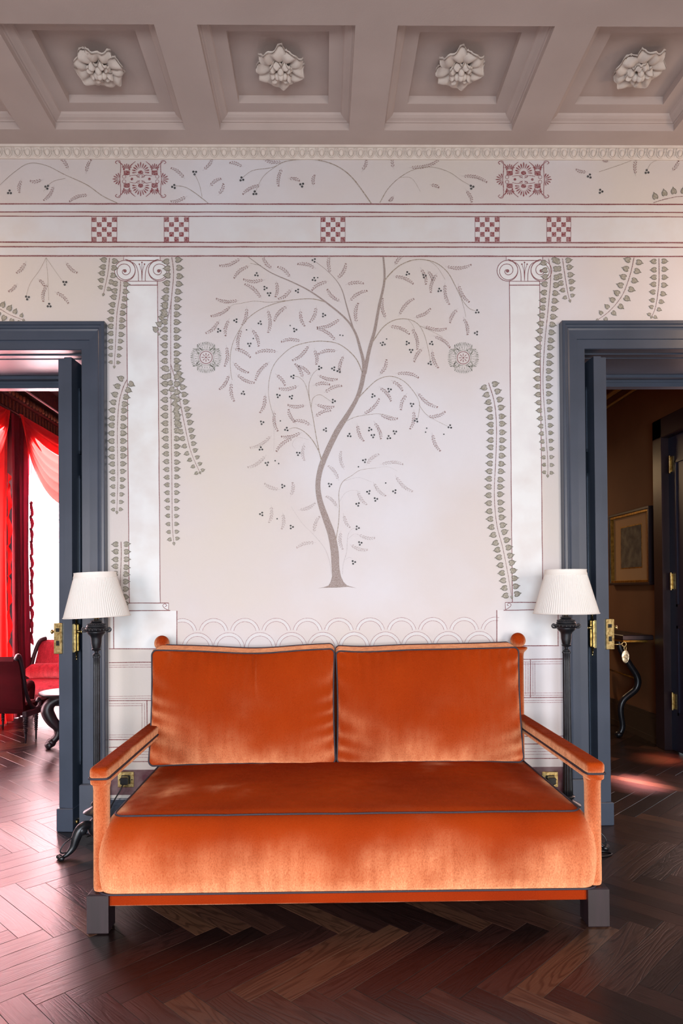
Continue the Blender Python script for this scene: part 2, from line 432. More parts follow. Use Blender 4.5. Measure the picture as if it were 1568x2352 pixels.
# ------------------------------------------------------------------ back wall with two door openings
# door openings: left edge X, right edge X (clear reveal)
LD = (-2.31, -1.307); RD = (1.454, 2.457); DH = 2.619; TH = .53
b = MB()
g_ = .021
for x0, x1, z0, z1 in ((-4.6, LD[0]-g_, 0, ZC), (LD[1]+g_, RD[0]-g_, 0, ZC), (RD[1]+g_, 4.6, 0, ZC), (LD[0]-g_, LD[1]+g_, DH+g_, ZC), (RD[0]-g_, RD[1]+g_, DH+g_, ZC)):
    b.box(x0, x1, WY, WY+TH, z0, z1)
wall = b.build('wall_back', M_PLASTER); tag(wall, kind='structure')
tag(MB().box(-4.7, -4.6, -3.2, WY, 0, 3.9).build('wall_left', M_PLASTER), kind='structure')
tag(MB().box(4.6, 4.7, -3.2, WY, 0, 3.9).build('wall_right', M_PLASTER), kind='structure')
b = MB()
for x0, x1, z0, z1 in ((-4.6, -3.05, 0, 3.9), (-1.65, -.7, 0, 3.9), (.7, 1.75, 0, 3.9), (3.15, 4.6, 0, 3.9),
                       (-3.05, -1.65, 2.55, 3.9), (-.7, .7, 2.55, 3.9), (1.75, 3.15, 2.55, 3.9), (-3.05, -1.65, 0, .2), (-.7, .7, 0, .2), (1.75, 3.15, 0, .2)):
    b.box(x0, x1, -2.3, -2.1, z0, z1)
tag(b.build('wall_front', M_PLASTER), kind='structure')

# ------------------------------------------------------------------ coffered ceiling
CW = .686
cxs = [-.184+.871*i for i in range(-5, 6)]
cxs = [x for x in cxs if abs(x) < 4.2]
rows = [3.318-.871*i for i in range(0, 7)]
b = MB()
ys = []
yprev = WY+.05
for cy in rows:
    b.add([(-4.6, cy+CW/2, ZC), (4.6, cy+CW/2, ZC), (4.6, yprev, ZC), (-4.6, yprev, ZC)], [(3, 2, 1, 0)])
    xp = -4.6
    for cx in cxs+[None]:
        x1 = cx-CW/2 if cx is not None else 4.6
        b.add([(xp, cy-CW/2, ZC), (x1, cy-CW/2, ZC), (x1, cy+CW/2, ZC), (xp, cy+CW/2, ZC)], [(3, 2, 1, 0)])
        if cx is not None: xp = cx+CW/2
    yprev = cy-CW/2
b.add([(-4.6, -3.2, ZC), (4.6, -3.2, ZC), (4.6, yprev, ZC), (-4.6, yprev, ZC)], [(3, 2, 1, 0)])
b.box(-4.6, 4.6, -3.2, WY+.05, 3.9, 3.95)
ceil = b.build('ceiling', M_STUCCO); tag(ceil, kind='structure')
def coffer_mesh():
    b = MB()
    prof = [(0, 0), (0, .032), (.004, .036), (.010, .036), (.016, .041), (.030, .046), (.042, .054), (.047, .064), (.054, .064), (.112, .064), (.112, .106)]
    rings = [[(sx*(CW/2-i), sy*(CW/2-i), h) for sx, sy in ((-1, -1), (1, -1), (1, 1), (-1, 1))] for i, h in prof]
    b.loft([r[::-1] for r in rings], False, True)
    return b
cm0 = coffer_mesh()
cof0 = None
# rosette pieces
def petal_mesh(seed, ln=.100, wd=.052):
    """a thick acanthus petal: two rolled lobes either side of a deep fold, its rim curling up"""
    nu, nv = 14, 14; rows_ = []
    for i in range(nu+1):
        u = i/nu; row = []
        w_ = .014+wd*math.sin(min(1, .12+u*.95)*PI*.72)
        for j in range(nv+1):
            v = j/nv*2-1
            r = .018+ln*u*(1-.16*abs(v)**2.2+.055*math.cos(v*PI*2+seed))
            z = -.022-.040*math.sin(u*PI*.72)                       # swells down out of the ceiling
            z += .017*math.exp(-(v/.17)**2)*math.sin(u*PI*.9)       # centre fold
            z += .010*math.exp(-((abs(v)-.72)/.14)**2)*u            # folds inside each lobe
            z -= .007*u**4*math.cos(v*2.4+seed*.7)                  # curling tip
            z += .022*abs(v)**3*u
            row.append((r, v*w_*(1+.10*math.sin(u*7+seed)), z))
        rows_.append(row)
    b = MB(); b.loft(rows_, closed=False)
    b2 = [[(x, y, z+.012) for x, y, z in row] for row in rows_]
    k = len(b.v); b.loft([r[::-1] for r in b2], closed=False)
    n = nv+1
    for j in range(nv):
        a = nu*n+j; c = k+nu*n+(nv-j)
        b.f.append((a, c, c-1, a+1))
    for i in range(nu):
        b.f.append((i*n, k+i*n+nv, k+(i+1)*n+nv, (i+1)*n)); b.f.append((i*n+nv, (i+1)*n+nv, k+(i+1)*n, k+i*n))
    return b
pet = [petal_mesh(1), petal_mesh(2), petal_mesh(3)]
petme = []; inner_me = None; bud_me = None
def mesh_of(b, name, m):
    me = bpy.data.meshes.new(name); me.from_pydata([tuple(x) for x in b.v], [], b.f); me.update(); me.materials.append(m)
    for p in me.polygons: p.use_smooth = True
    return me
petme = [mesh_of(p, 'petal', M_STUCCO2) for p in pet]
bb = MB(); bb.lathe([(.001, -.036), (.020, -.040), (.035, -.026), (.040, 0)], n=20)
core_me = mesh_of(bb, 'rosette', M_STUCCO2)
bb = MB(); bb.ball((0, 0, 0), .0155, .0155, .019, 12, 8)
bud_me = mesh_of(bb, 'bud', M_STUCCO2)
cme = mesh_of(cm0, 'coffer', M_STUCCO)
for p in cme.polygons: p.use_smooth = False
for ri, cy in enumerate(rows):
    for cx in cxs:
        c = bpy.data.objects.new('coffer', cme); COL.objects.link(c); c.parent = ceil; c.location = (cx, cy, ZC)
        if ri <= 1 and -2.6 < cx < 3.0:
            r0 = bpy.data.objects.new('rosette', core_me); COL.objects.link(r0); r0.parent = c
            r0.location = (0, 0, .106)
            r0.rotation_euler = (0, 0, {0: .6}.get(round(cx), -.35) + .9*cx)
            rr_ = random.Random(4)
            for k in range(5):
                o = bpy.data.objects.new('petal', petme[k % 3]); COL.objects.link(o)
                o.parent = c; o.location = (0, 0, .106); o.rotation_euler = (0, 0, r0.rotation_euler.z+k*2*PI/5+rr_.uniform(-.10, .10))
                q = 1+rr_.uniform(-.06, .08); o.scale = (q, q*1.02, 1)
            for k in range(4):
                o = bpy.data.objects.new('petal', petme[k % 3]); COL.objects.link(o)
                o.parent = c; o.location = (0, 0, .098); o.rotation_euler = (0, 0, r0.rotation_euler.z+.5+k*PI/2+rr_.uniform(-.15, .15))
                o.scale = (.52, .50, 1.15)
            for k in range(4):
                o = bpy.data.objects.new('bud', bud_me); COL.objects.link(o); o.parent = c
                a = k*2*PI/3+.5; q = .019 if k < 3 else 0
                o.location = (q*math.cos(a), q*math.sin(a), .106-.066-(.010 if k == 3 else 0))
# egg and dart cornice
b = MB()
prof = [(WY, 3.684), (WY-.007, 3.684), (WY-.009, 3.691), (WY-.010, 3.694), (WY-.013, 3.715), (WY-.022, 3.738), (WY-.028, 3.7385), (WY-.030, ZC), (WY, ZC)]
b.loft([[(x, y, z) for y, z in prof] for x in (-4.6, 4.6)])
corn = b.build('trim_1', M_STUCCO2); tag(corn, kind='structure')
b = MB()
ns, ms = 10, 8
rings = [[(.0140*math.sin(PI*i/ms)*math.cos(PI*j/ns), -.013*math.sin(PI*i/ms)*math.sin(PI*j/ns), -.0195*math.cos(PI*i/ms)) for j in range(ns+1)] for i in range(ms+1)]
b.loft([r[::-1] for r in rings], closed=False)
b.tube([(.0205*math.cos(t), -.004, .006-.029*math.sin(t)) if True else 0 for t in [PI*i/12 for i in range(13)]], .0034, 6)
b.tube([(-.0205, -.004, .006), (-.0195, -.006, .022)], .0036, 6); b.tube([(.0205, -.004, .006), (.0195, -.006, .022)], .0036, 6)
b.add([(.0269, -.009, -.012), (.023, 0, .018), (.0308, 0, .018), (.0269, 0, -.024), (.0269, -.006, .016)], [(0, 1, 4), (0, 4, 2), (3, 1, 0), (3, 0, 2)])
egg_me = mesh_of(b, 'egg_ornament', M_STUCCO2)
for i in range(-52, 57):
    o = bpy.data.objects.new('egg_ornament', egg_me); COL.objects.link(o); o.parent = corn
    o.location = (i*.0538+.012, WY-.0135, 3.7155); o.rotation_euler = (math.radians(13), 0, 0)

# ------------------------------------------------------------------ the mural on the back wall (flat paint, real thickness none)
def WP(px, py, lay=1):
    p = survey(px, py, 1, WY); return (p.x, WY-.00045*lay, p.z)
class Art:
    def __init__(s, lay=2): s.b = MB(); s.lay = lay
    def poly(s, pts):
        q = [WP(x, y, s.lay) for x, y in pts]; s.b.add(q, [tuple(range(len(q)))]); return s
    def quad(s, x0, y0, x1, y1): return s.poly([(x0, y1), (x1, y1), (x1, y0), (x0, y0)])
    def line(s, pts, wd, wobble=0):
        n = len(pts); L_, R_ = [], []; s.lay += .035
        for i in range(n):
            x, y = pts[i][:2]; x0, y0 = pts[max(0, i-1)][:2]; x1, y1 = pts[min(n-1, i+1)][:2]
            dx, dy = x1-x0, y1-y0; l = math.hypot(dx, dy) or 1
            ww = (wd[0]+(wd[1]-wd[0])*i/(n-1)) if isinstance(wd, tuple) else wd
            if len(pts[i]) > 2: ww = pts[i][2]*2
            if wobble: ww *= 1+R.uniform(-wobble, wobble)
            nx, ny = -dy/l*ww/2, dx/l*ww/2
            L_.append(WP(x+nx, y+ny, s.lay)); R_.append(WP(x-nx, y-ny, s.lay))
        s.b.loft([[L_[i], R_[i]] for i in range(n)], closed=False); return s
    def hline(s, x0, x1, y0, y1, wd, seg=28):
        n = max(2, int(abs(x1-x0)/seg)+1)
        return s.line([(x0+(x1-x0)*i/(n-1), y0+(y1-y0)*i/(n-1)+R.uniform(-.25, .25)) for i in range(n)], wd, .18)
    def vline(s, x0, x1, y0, y1, wd, seg=28):
        n = max(2, int(abs(y1-y0)/seg)+1)
        return s.line([(x0+(x1-x0)*i/(n-1)+R.uniform(-.3, .3), y0+(y1-y0)*i/(n-1)) for i in range(n)], wd, .18)
    def dot(s, x, y, r, n=9, ry=None):
        ry = ry or r
        return s.poly([(x+r*math.cos(2*PI*k/n), y-ry*math.sin(2*PI*k/n)) for k in range(n)])
    def drop(s, x, y, a, ln, wd):
        """a petal from (x,y) in direction a (radians, screen, y down)"""
        c, d = math.cos(a), math.sin(a); out = []
        for t, h in ((0, .08), (.3, .3), (.6, .48), (.85, .42), (1, .0), (.85, -.42), (.6, -.48), (.3, -.3), (0, -.08)):
            out.append((x+c*t*ln-d*h*wd, y+d*t*ln+c*h*wd))
        return s.poly(out[::-1])
    def done(s, name, m, label=None):
        o = s.b.build(name, m, wall)
        if label: o['label'] = label
        return o
def ring_pts(cx, cy, r, a0=0, a1=2*PI, n=28): return [(cx+r*math.cos(a0+(a1-a0)*i/n), cy-r*math.sin(a0+(a1-a0)*i/n)) for i in range(n+1)]

XL, XR = -560, 2100     # the frieze runs on past both sides of the picture
sl = 0.0009
def fy(y, x): return y+(x-784)*sl
a = Art(1)
for y0, y1 in ((471, 487), (499, 556), (569, 587)):
    a.poly([(XL, fy(y1, XL)), (XR, fy(y1, XR)), (XR, fy(y0, XR)), (XL, fy(y0, XL))])
a.done('painted_band', M_WHITEBAND)
a = Art(2)
for y, wd in ((359.3, 3.2), (469, 3), (487.5, 2.6), (497.5, 2.2), (557, 3), (567.5, 2.6), (588.5, 3)):
    s_ = .0022 if y < 400 else sl
    a.hline(XL, XR, y+(XL-784)*s_, y+(XR-784)*s_, wd)
for x0, x1 in ((210.5, 268.5), (377, 433.5), (736.5, 792.5), (1090.5, 1146.5), (1255, 1310.5), (-330, -272), (1800, 1858)):
    for x in (x0, x1): a.vline(x, x, 498, 557, 1)
a.done('painted_frieze_line', M_RED)
a = Art(2)
for x0, x1 in ((210.5, 268.5), (377, 433.5), (736.5, 792.5), (1090.5, 1146.5), (1255, 1310.5), (-330, -272), (1800, 1858)):
    dx = (x1-x0)/5; dy = 56.5/5
    for i in range(5):
        for j in range(5):
            if (i+j) % 2 == 0:
                a.quad(x0+i*dx+.4, 499+j*dy+.3, x0+(i+1)*dx-.4, 499+(j+1)*dy-.3)
a.done('painted_chequer', M_REDFILL)

def palmette(cx, cy):
    a = Art(2)
    for s_ in (-1, 1):
        for k in range(11):                                   # central fans up and down
            t = (-.5*PI)+(k-5)*PI*.098
            a.drop(cx+11*math.cos(t), cy+s_*(17+11*math.sin(t)*1), s_*t if s_ > 0 else -t, 1, .1) if 0 else None
            ang = -PI/2+(k-5)*.33
            ex = cx+math.cos(ang)*9; ey = cy-s_*0+s_*(-16)+(math.sin(ang)*9)*s_
            aa = math.atan2(math.sin(ang)*s_, math.cos(ang))
            a.drop(ex, ey, aa, 13-abs(k-5)*.35+(2 if k == 5 else 0), 3.4)
        a.dot(cx, cy-s_*15, 6.2, 10, 5)
        for sx in (-1, 1):
            bx, by = cx+sx*32, cy-s_*14.5
            a.poly([(bx-7, by-5), (bx-7, by+4.5), (bx, by+6), (bx+7, by+4.5), (bx+7, by-5)] if True else [])
            for k in range(7):
                ang = -PI/2+(k-3)*.36
                aa = math.atan2(math.sin(ang)*s_, math.cos(ang))
                a.drop(bx+math.cos(aa)*3, by-s_*9, aa, 13-abs(k-3), 2.6)
            a.line(spline([(bx+6*sx, by-s_*6), (bx+10*sx, by-s_*18), (bx+20*sx, by-s_*26)]), (3.6, 1))
            a.line(spline([(bx-6*sx, by-s_*6), (bx-9*sx, by-s_*16), (bx-20*sx, by-s_*26)]), (3.6, 1))
            a.line(spline([(cx+sx*48, cy), (cx+sx*46, cy-s_*22), (cx+sx*47, cy-s_*40), (cx+sx*54, cy-s_*42), (cx+sx*58, cy-s_*38), (cx+sx*54, cy-s_*35)]), 1.6)
            a.line(ring_pts(cx+sx*38, cy-s_*5.5, 4, 0, 2*PI, 12), 1.1)
            a.line(spline([(cx+sx*2, cy-s_*3), (cx+sx*12, cy-s_*9), (cx+sx*26, cy-s_*7)]), 1.2)
            a.line(ring_pts(cx+sx*6, cy-s_*7, 3, 0, 2*PI, 10), 1)
    for sx in (-1, 1):
        a.dot(cx+sx*20, cy, 3.2)
        for k in range(7):
            ang = (k-3)*.42; aa = ang if sx > 0 else PI-ang
            a.drop(cx+sx*47+math.cos(aa)*4, cy+math.sin(aa)*4, aa, 14-abs(k-3), 3)
    a.done('painted_palmette', M_REDFILL)
palmette(323, 411.5); palmette(1202, 412.5); palmette(-216, 411)

def pilaster(xl, xr, xl2, xr2, yb, side):
    """painted ionic pilaster; (xl,xr) at the top, (xl2,xr2) at the foot"""
    a = Art(1)
    a.poly([(xl2, yb), (xr2, yb), (xr, 656), (xl, 656)])
    cx = (xl+xr)/2; l, r = cx-39, cx+38.5
    a.quad(cx-42, 590, cx+40, 598); a.quad(cx-34, 600, cx+34, 655)
    a.lay = 1.6
    for c in (l, r): a.dot(c, 622, 23.5, 24)
    a.lay = 1
    a.poly([(xl2-2, yb+17), (xr2+19, yb+17), (xr2+19, yb+1), (xl2-2, yb+1)] if side < 0 else [(xl2-16, yb+17), (xr2+20, yb+17), (xr2+20, yb+1), (xl2-16, yb+1)])
    x0, x1 = (254, 406) if side < 0 else (1140.5, 1283)
    yq = 1490.5 if side < 0 else 1483.5
    a.quad(x0, yb+18, x1, yq)
    a.done('painted_pilaster', M_PILPAINT)
    a = Art(3)
    a.vline(xl, xl2, 645, yb, 1.6); a.vline(xr, xr2, 645, yb, 1.6)
    a.hline(xl-1, xr+1, 646, 646, 1.5); a.hline(xl-1, xr+1, 655, 655, 2)
    a.hline(cx-42, cx+42, 598.5, 598.5, 1.6)
    a.vline(cx-42, cx-42, 590, 598, 1.2); a.vline(cx+42, cx+42, 590, 598, 1.2)
    for c, sg in ((l, -1), (r, 1)):
        pts = []
        for i in range(60):
            t = i/59; ang = PI/2-sg*0+sg*(-1)*t*2*PI*1.9*(-1); rad = 23.5*(1-t)**.8+2.5
            pts.append((c+rad*math.cos(ang), 622-rad*math.sin(ang)))
        a.line(pts, 1.5)
        a.line(ring_pts(c, 622, 23.8), 1.5); a.dot(c, 622.5, 4)
        a.line(spline([(c-sg*2, 598.5), (c-sg*22, 606), (c-sg*30, 624), (c-sg*31, 646)]), 1.4)
    for dx, y in ((-6, 607), (0, 603), (6, 607)):
        a.dot(cx+dx, y, 1.8); a.line([(cx+dx, y), (cx+dx*.2, 622), (cx, 645)], 1)
    # base moulding with end scrolls, and the block under it
    bl = (xl2-4 if side < 0 else xl2-16); br = (xr2+19 if side < 0 else xr2+20)
    a.hline(bl, br, yb, yb, 1.8); a.hline(bl-4, br+4, yb+18, yb+17, 1.8)
    e = br if side < 0 else bl; sg = -1 if side < 0 else 1
    a.vline(e, e, yb, yb+17, 1.2)
    a.line(spline([(e, yb+17), (e+sg*10, yb+11), (e+sg*13, yb+5), (e+sg*8, yb+2), (e+sg*4, yb+6), (e+sg*8, yb+8)]), 1.3)
    a.vline(x0+7 if side < 0 else x0, x0+7 if side < 0 else x0, yb+18, yq, 1.8); a.vline(x1 if side < 0 else x1-2, x1 if side < 0 else x1-2, yb+18, yq, 1.8)
    a.hline(x0-4, x1, yq, yq-.5, 2)
    a.done('painted_pilaster_outline', M_RED)
pilaster(290.5, 361.5, 297, 368, 1385, -1)
pilaster(1169.5, 1238.5, 1176, 1246, 1383.5, 1)

# scallops over the dado
a = Art(1); c2 = Art(2)
for i in range(11):
    cx = 418.5+71.9*i
    lo, hi = (PI*.06, PI*.94)
    if i == 0: hi = PI*.62
    if i == 10: lo = PI*.42
    cy = 1454.5-i*.35
    a.b.loft([[WP(*p, 1.3), WP(*q, 1.3)] for p, q in zip(ring_pts(cx, cy, 33.5, lo, hi, 20), ring_pts(cx, cy, 26, lo, hi, 20))], closed=False)
    c2.line(ring_pts(cx, cy, 33.5, lo, hi, 20), .9); c2.line(ring_pts(cx, cy, 26, lo, hi, 20), .9)
for i in range(10):
    cx = 453.5+71.9*i; cy = 1489-i*.35
    a.b.loft([[WP(*p, 1.5), WP(*q, 1.5)] for p, q in zip(ring_pts(cx, cy, 35.5, 0, PI, 22), ring_pts(cx, cy, 27.5, 0, PI, 22))], closed=False)
    c2.line(ring_pts(cx, cy, 35.5, 0, PI, 22), .9); c2.line(ring_pts(cx, cy, 27.5, 0, PI, 22), .9)
    c2.line([(cx-27, cy), (cx+27, cy)], 1)
a.done('painted_scallop', M_WHITEBAND); c2.done('painted_scallop_outline', M_REDTHIN)
# dado lines: (y at x=280, thick?)
a = Art(2); t = Art(2)
S3 = -.0078
def dl(y, x): return y+(x-280)*S3
for y, k in ((1521.6, 1), (1527.5, 0), (1532.5, 0), (1599, 0), (1604.3, 0), (1609.4, 1), (1698.6, 1), (1716.2, 1), (1726.8, 0), (1733.4, 0), (1740, 0), (1749.6, 1)):
    (a if k else t).hline(250, 1296, dl(y, 250), dl(y, 1296), 2 if k else 1)
for x, k in ((337.5, 1), (332, 0), (326, 0), (1217.5, 1), (1223, 0), (1228, 0), (1212, 0), (1207, 0)):
    y0, y1 = (1609.4, 1698) if x < 700 else (1521.6, 1609)
    (a if k else t).vline(x, x, dl(y0, x)+(0 if k else 6), dl(y1, x)-(0 if k else 6), 2 if k else 1)
for y in (1616, 1621, 1688, 1693): t.hline(250, 328, dl(y, 250), dl(y, 328), 1)
for y in (1616, 1621): t.hline(1190, 1296, dl(y, 1190), dl(y, 1296), 1)
a.done('painted_dado_line', M_RED); t.done('painted_thin_dado_line', M_REDTHIN)
a = Art(1); a.poly([(248, 1826), (1300, 1822), (1300, 1761), (248, 1768.5)]); a.done('painted_dado_band', M_MAROON, 'maroon painted band above the skirting')

# roundels
for cx, cy in ((473, 821), (1063.5, 822)):
    a = Art(2)
    a.line(ring_pts(cx, cy, 18), 1.4)
    for q in range(4):
        base = q*PI/2
        for k in range(11):
            an = base+(k-5)*.118
            a.drop(cx+math.cos(an)*26, cy+math.sin(an)*26, an, 10.5, 2.2)
            if k % 2 == 0: a.drop(cx+math.cos(an)*19.5, cy+math.sin(an)*19.5, an, 7, 1.6)
        for s_ in (-1, 1):
            an = base+PI/4
            P_ = [(cx+math.cos(an+s_*f_)*r_, cy+math.sin(an+s_*f_)*r_) for r_, f_ in ((18, .30), (23, .24), (28, .10), (33, .14), (36, .22))]
            a.line(spline(P_, 5), (4.2, 1.2))
        a.drop(cx+math.cos(base+PI/4)*19, cy+math.sin(base+PI/4)*19, base+PI/4, 12, 4)
    a.done('painted_roundel', M_ROUND)
    a = Art(3)
    a.line(ring_pts(cx, cy, 14.2), 1.5)
    for k in range(8):
        an = k*PI/4
        a.drop(cx+math.cos(an)*3, cy+math.sin(an)*3, an, 7.5, 1.8)
    a.dot(cx, cy, 2); a.done('painted_roundel_centre', M_RED)

# ivy trails
def heart(A, x, y, ang, s):
    c, d = math.cos(ang), math.sin(ang)
    sh = [(1.0, 0), (.72, .12), (.45, .40), (.1, .52), (-.22, .48), (-.40, .26), (-.28, .05), (-.22, 0), (-.28, -.05), (-.40, -.26), (-.22, -.48), (.1, -.52), (.45, -.40), (.72, -.12)]
    A.poly([(x+(c*p-d*q)*s, y+(d*p+c*q)*s) for p, q in sh][::-1])
VN = [0]
def vine(conv, pts, step, size, taper=True, fade=0, sides=(1, -1), offset=.95, drop_dir=None):
    VN[0] += 1; vo = (VN[0] % 6)*.12
    pts = [conv(*p) for p in pts]; P = spline(pts, 10)
    st = Art(3+vo); st.line(P, (1.9, .9)); st.done('painted_vine_stem', M_VINE)
    D = Art(4+vo); Lf = Art(4.8+vo)
    acc = 0; total = sum(math.hypot(P[i+1][0]-P[i][0], P[i+1][1]-P[i][1]) for i in range(len(P)-1)); run = 0; nxt = step*.4
    for i in range(len(P)-1):
        dx, dy = P[i+1][0]-P[i][0], P[i+1][1]-P[i][1]; l = math.hypot(dx, dy); run += l
        while run >= nxt:
            fr = nxt/total; sz = size*(1-.38*max(0, (fr-.55)/.45)) if taper else size
            ux, uy = dx/l, dy/l; bk = run-nxt; qx = P[i+1][0]-ux*bk; qy = P[i+1][1]-uy*bk
            for s_ in sides:
                nx, ny = -uy*s_, ux*s_
                cx = qx+nx*sz*offset; cy = qy+ny*sz*offset+R.uniform(-1, 1)
                an = math.atan2(ny+R.uniform(-.12, .12), nx)
                heart(D, cx, cy, an, sz*1.10); heart(Lf, cx, cy, an, sz*.82)
            nxt += step
    last = P[-1]; an = math.atan2(P[-1][1]-P[-4][1], P[-1][0]-P[-4][0])
    heart(D, last[0], last[1], an, size*.5); heart(Lf, last[0], last[1], an, size*.36)
    D.done('painted_ivy_leaf_edge', M_LEAFD); Lf.done('painted_ivy_leaf', M_LEAF)
cL = lambda x, y: (x/2.8, 560+y/2.8)
cR = lambda x, y: (1068+x/2.8, 560+y/2.8)
idn = lambda x, y: (x, y)
vine(cL, [(705, 90), (692, 200), (665, 325)], 16, 11.5)
vine(cL, [(776, 240), (770, 330), (752, 450), (745, 600), (735, 790)], 16.5, 11.5)
vine(cL, [(820, 868), (790, 930), (765, 1030), (755, 1200), (757, 1500), (752, 1725)], 17.5, 12)
vine(cL, [(778, 1915), (780, 2000), (775, 2150), (770, 2330)], 17, 11.5, taper=False)
vine(cL, [(1105, 88), (1116, 200), (1100, 400), (1098, 700), (1101, 1200), (1105, 1500), (1108, 1800), (1118, 1925)], 17.8, 12.5)
vine(cL, [(1100, 780), (1140, 930), (1180, 1130), (1225, 1330), (1285, 1470)], 16.5, 11.5)
vine(cL, [(1105, 330), (1090, 430), (1062, 520), (1022, 580)], 17, 11.5, sides=(1,), taper=False)
vine(cL, [(-60, 400), (0, 420), (60, 455), (150, 490)], 17, 11)
vine(cR, [(535, 95), (550, 200), (535, 400), (510, 650), (500, 900), (515, 1150), (530, 1400), (530, 1490)], 18, 12)
vine(cR, [(625, 95), (640, 200), (660, 320), (672, 365)], 16.5, 11.5)
vine(cR, [(1085, 90), (1060, 200), (1010, 330), (930, 430), (850, 490)], 21, 12)
vine(cR, [(1245, 95), (1245, 250), (1225, 400), (1198, 470)], 18, 11)
vine(cR, [(150, 895), (185, 1010), (200, 1150), (198, 1350), (187, 1600), (202, 1800), (240, 1950), (270, 2100), (298, 2270)], 18, 12, taper=False)
vine(idn, [(1500, 466), (1530, 457), (1570, 451), (1640, 455)], 21, 12, sides=(-1,), taper=False)

# the tree, in crop units of the photograph
cT = lambda x, y: (400+x/2.0103, 560+y/2.0107)
TR = Art(3); TW = Art(3); TF = Art(3)
def br(A, pts, w0=None, w1=None):
    q = [cT(p[0], p[1])+((p[2]/2.01,) if len(p) > 2 else ()) for p in pts]
    q = spline(q, 8)
    A.line(q, (w0, w1) if w0 else 1)
br(TR, [(875, 596, 10), (862, 660, 10), (840, 720, 9), (800, 790, 11), (755, 860, 13), (715, 940, 13), (685, 1010, 13), (670, 1060, 12), (663, 1120, 11.5), (673, 1190, 13), (700, 1270, 15), (725, 1340, 17), (740, 1420, 18), (744, 1490, 18), (748, 1530, 20), (750, 1550, 23)])
br(TR, [(965, 60, 4), (970, 170, 5), (945, 290, 6), (925, 400, 7), (900, 490, 8), (878, 600, 9)])
br(TR, [(340, 60, 1.5), (440, 130, 2), (540, 175, 2.5), (620, 215, 3), (700, 270, 3.5), (790, 345, 4), (835, 410, 5), (860, 490, 6.5), (873, 545, 7.5), (876, 600, 9)])
br(TR, [(655, 85, .8), (700, 120, 1), (745, 165, 1.3), (775, 215, 1.8), (795, 285, 2.4), (812, 345, 3), (826, 392, 3.6)])
TR.lay += .3
TR.poly([cT(*p) for p in ((662, 1590), (690, 1586), (712, 1578), (722, 1560), (727, 1540), (772, 1540), (780, 1560), (797, 1577), (815, 1583), (842, 1590), (800, 1584), (752, 1588), (710, 1588))][::-1])
TR.done('painted_tree_trunk', M_BARK)
for p, w0, w1 in (
    ([(700, 270), (640, 255), (560, 258), (480, 272), (400, 302), (340, 345), (300, 400), (270, 460), (258, 530), (262, 600), (268, 630)], 2, .7),
    ([(520, 262), (440, 270), (370, 265), (310, 275), (265, 285), (235, 320)], 1, .5),
    ([(868, 594), (835, 525), (765, 466), (690, 450), (620, 455), (550, 475), (500, 512), (460, 560), (440, 620), (435, 690), (445, 750), (460, 800)], 2.2, .6),
    ([(968, 175), (1000, 135), (1050, 95), (1120, 73), (1200, 85), (1260, 130), (1300, 200), (1330, 260), (1360, 297), (1390, 310)], 2.6, .9),
    ([(1325, 255), (1338, 300), (1346, 340)], .9, .6), ([(1180, 80), (1215, 110), (1250, 165)], .8, .5), ([(350, 90), (400, 100), (370, 95)], .8, .5),
    ([(915, 455), (960, 390), (1010, 355), (1070, 347), (1120, 367), (1150, 410), (1168, 470), (1182, 540)], 2.2, .7),
    ([(1135, 380), (1180, 400), (1240, 432)], .9, .5), ([(1080, 350), (1100, 375), (1110, 400)], .7, .5),
    ([(850, 712), (890, 670), (940, 627), (1000, 612), (1060, 635), (1110, 690), (1132, 740), (1125, 805)], 2, .8),
    ([(1130, 745), (1160, 785), (1200, 812), (1260, 842)], .9, .5),
    ([(780, 828), (830, 802), (890, 790), (950, 786), (1010, 800)], 1.2, .6),
    ([(682, 1020), (672, 970), (640, 910), (600, 868), (560, 850), (530, 856)], 2.2, .8),
    ([(678, 1000), (657, 900), (640, 800), (625, 720), (622, 650), (640, 602), (665, 578)], 1.8, .8),
    ([(625, 725), (615, 680), (600, 640), (575, 616), (552, 612)], 1.2, .8),
    ([(632, 760), (640, 715), (670, 697), (700, 712), (728, 732)], 1, .7),
    ([(745, 1370), (757, 1300), (762, 1220), (760, 1150), (777, 1100), (820, 1070), (860, 1045), (930, 1035)], 1.6, .6)):
    br(TW, p, w0, w1)
TW.done('painted_tree_branch', M_TWIG)
for p, w0, w1 in (
    ([(763, 1190), (790, 1150), (830, 1138), (860, 1147)], 1, .6), ([(785, 1095), (850, 1080), (910, 1100)], 1, .6),
    ([(726, 1525), (715, 1460), (690, 1400), (640, 1340), (590, 1290), (540, 1215)], 1.3, .6),
    ([(776, 1525), (780, 1480), (796, 1420), (800, 1355), (815, 1322), (838, 1312)], 1.3, .8), ([(790, 1458), (808, 1448), (825, 1456)], .9, .6),
    ([(455, 770), (460, 840), (460, 960)], .8, .5), ([(930, 1035), (985, 1030), (1030, 1050)], .8, .5), ([(620, 905), (570, 895), (545, 925), (560, 950)], .8, .5),
    ([(800, 1365), (830, 1340), (850, 1345)], .8, .6)):
    br(TF, p, w0, w1)
TF.done('painted_faded_branch', M_TWIGF)
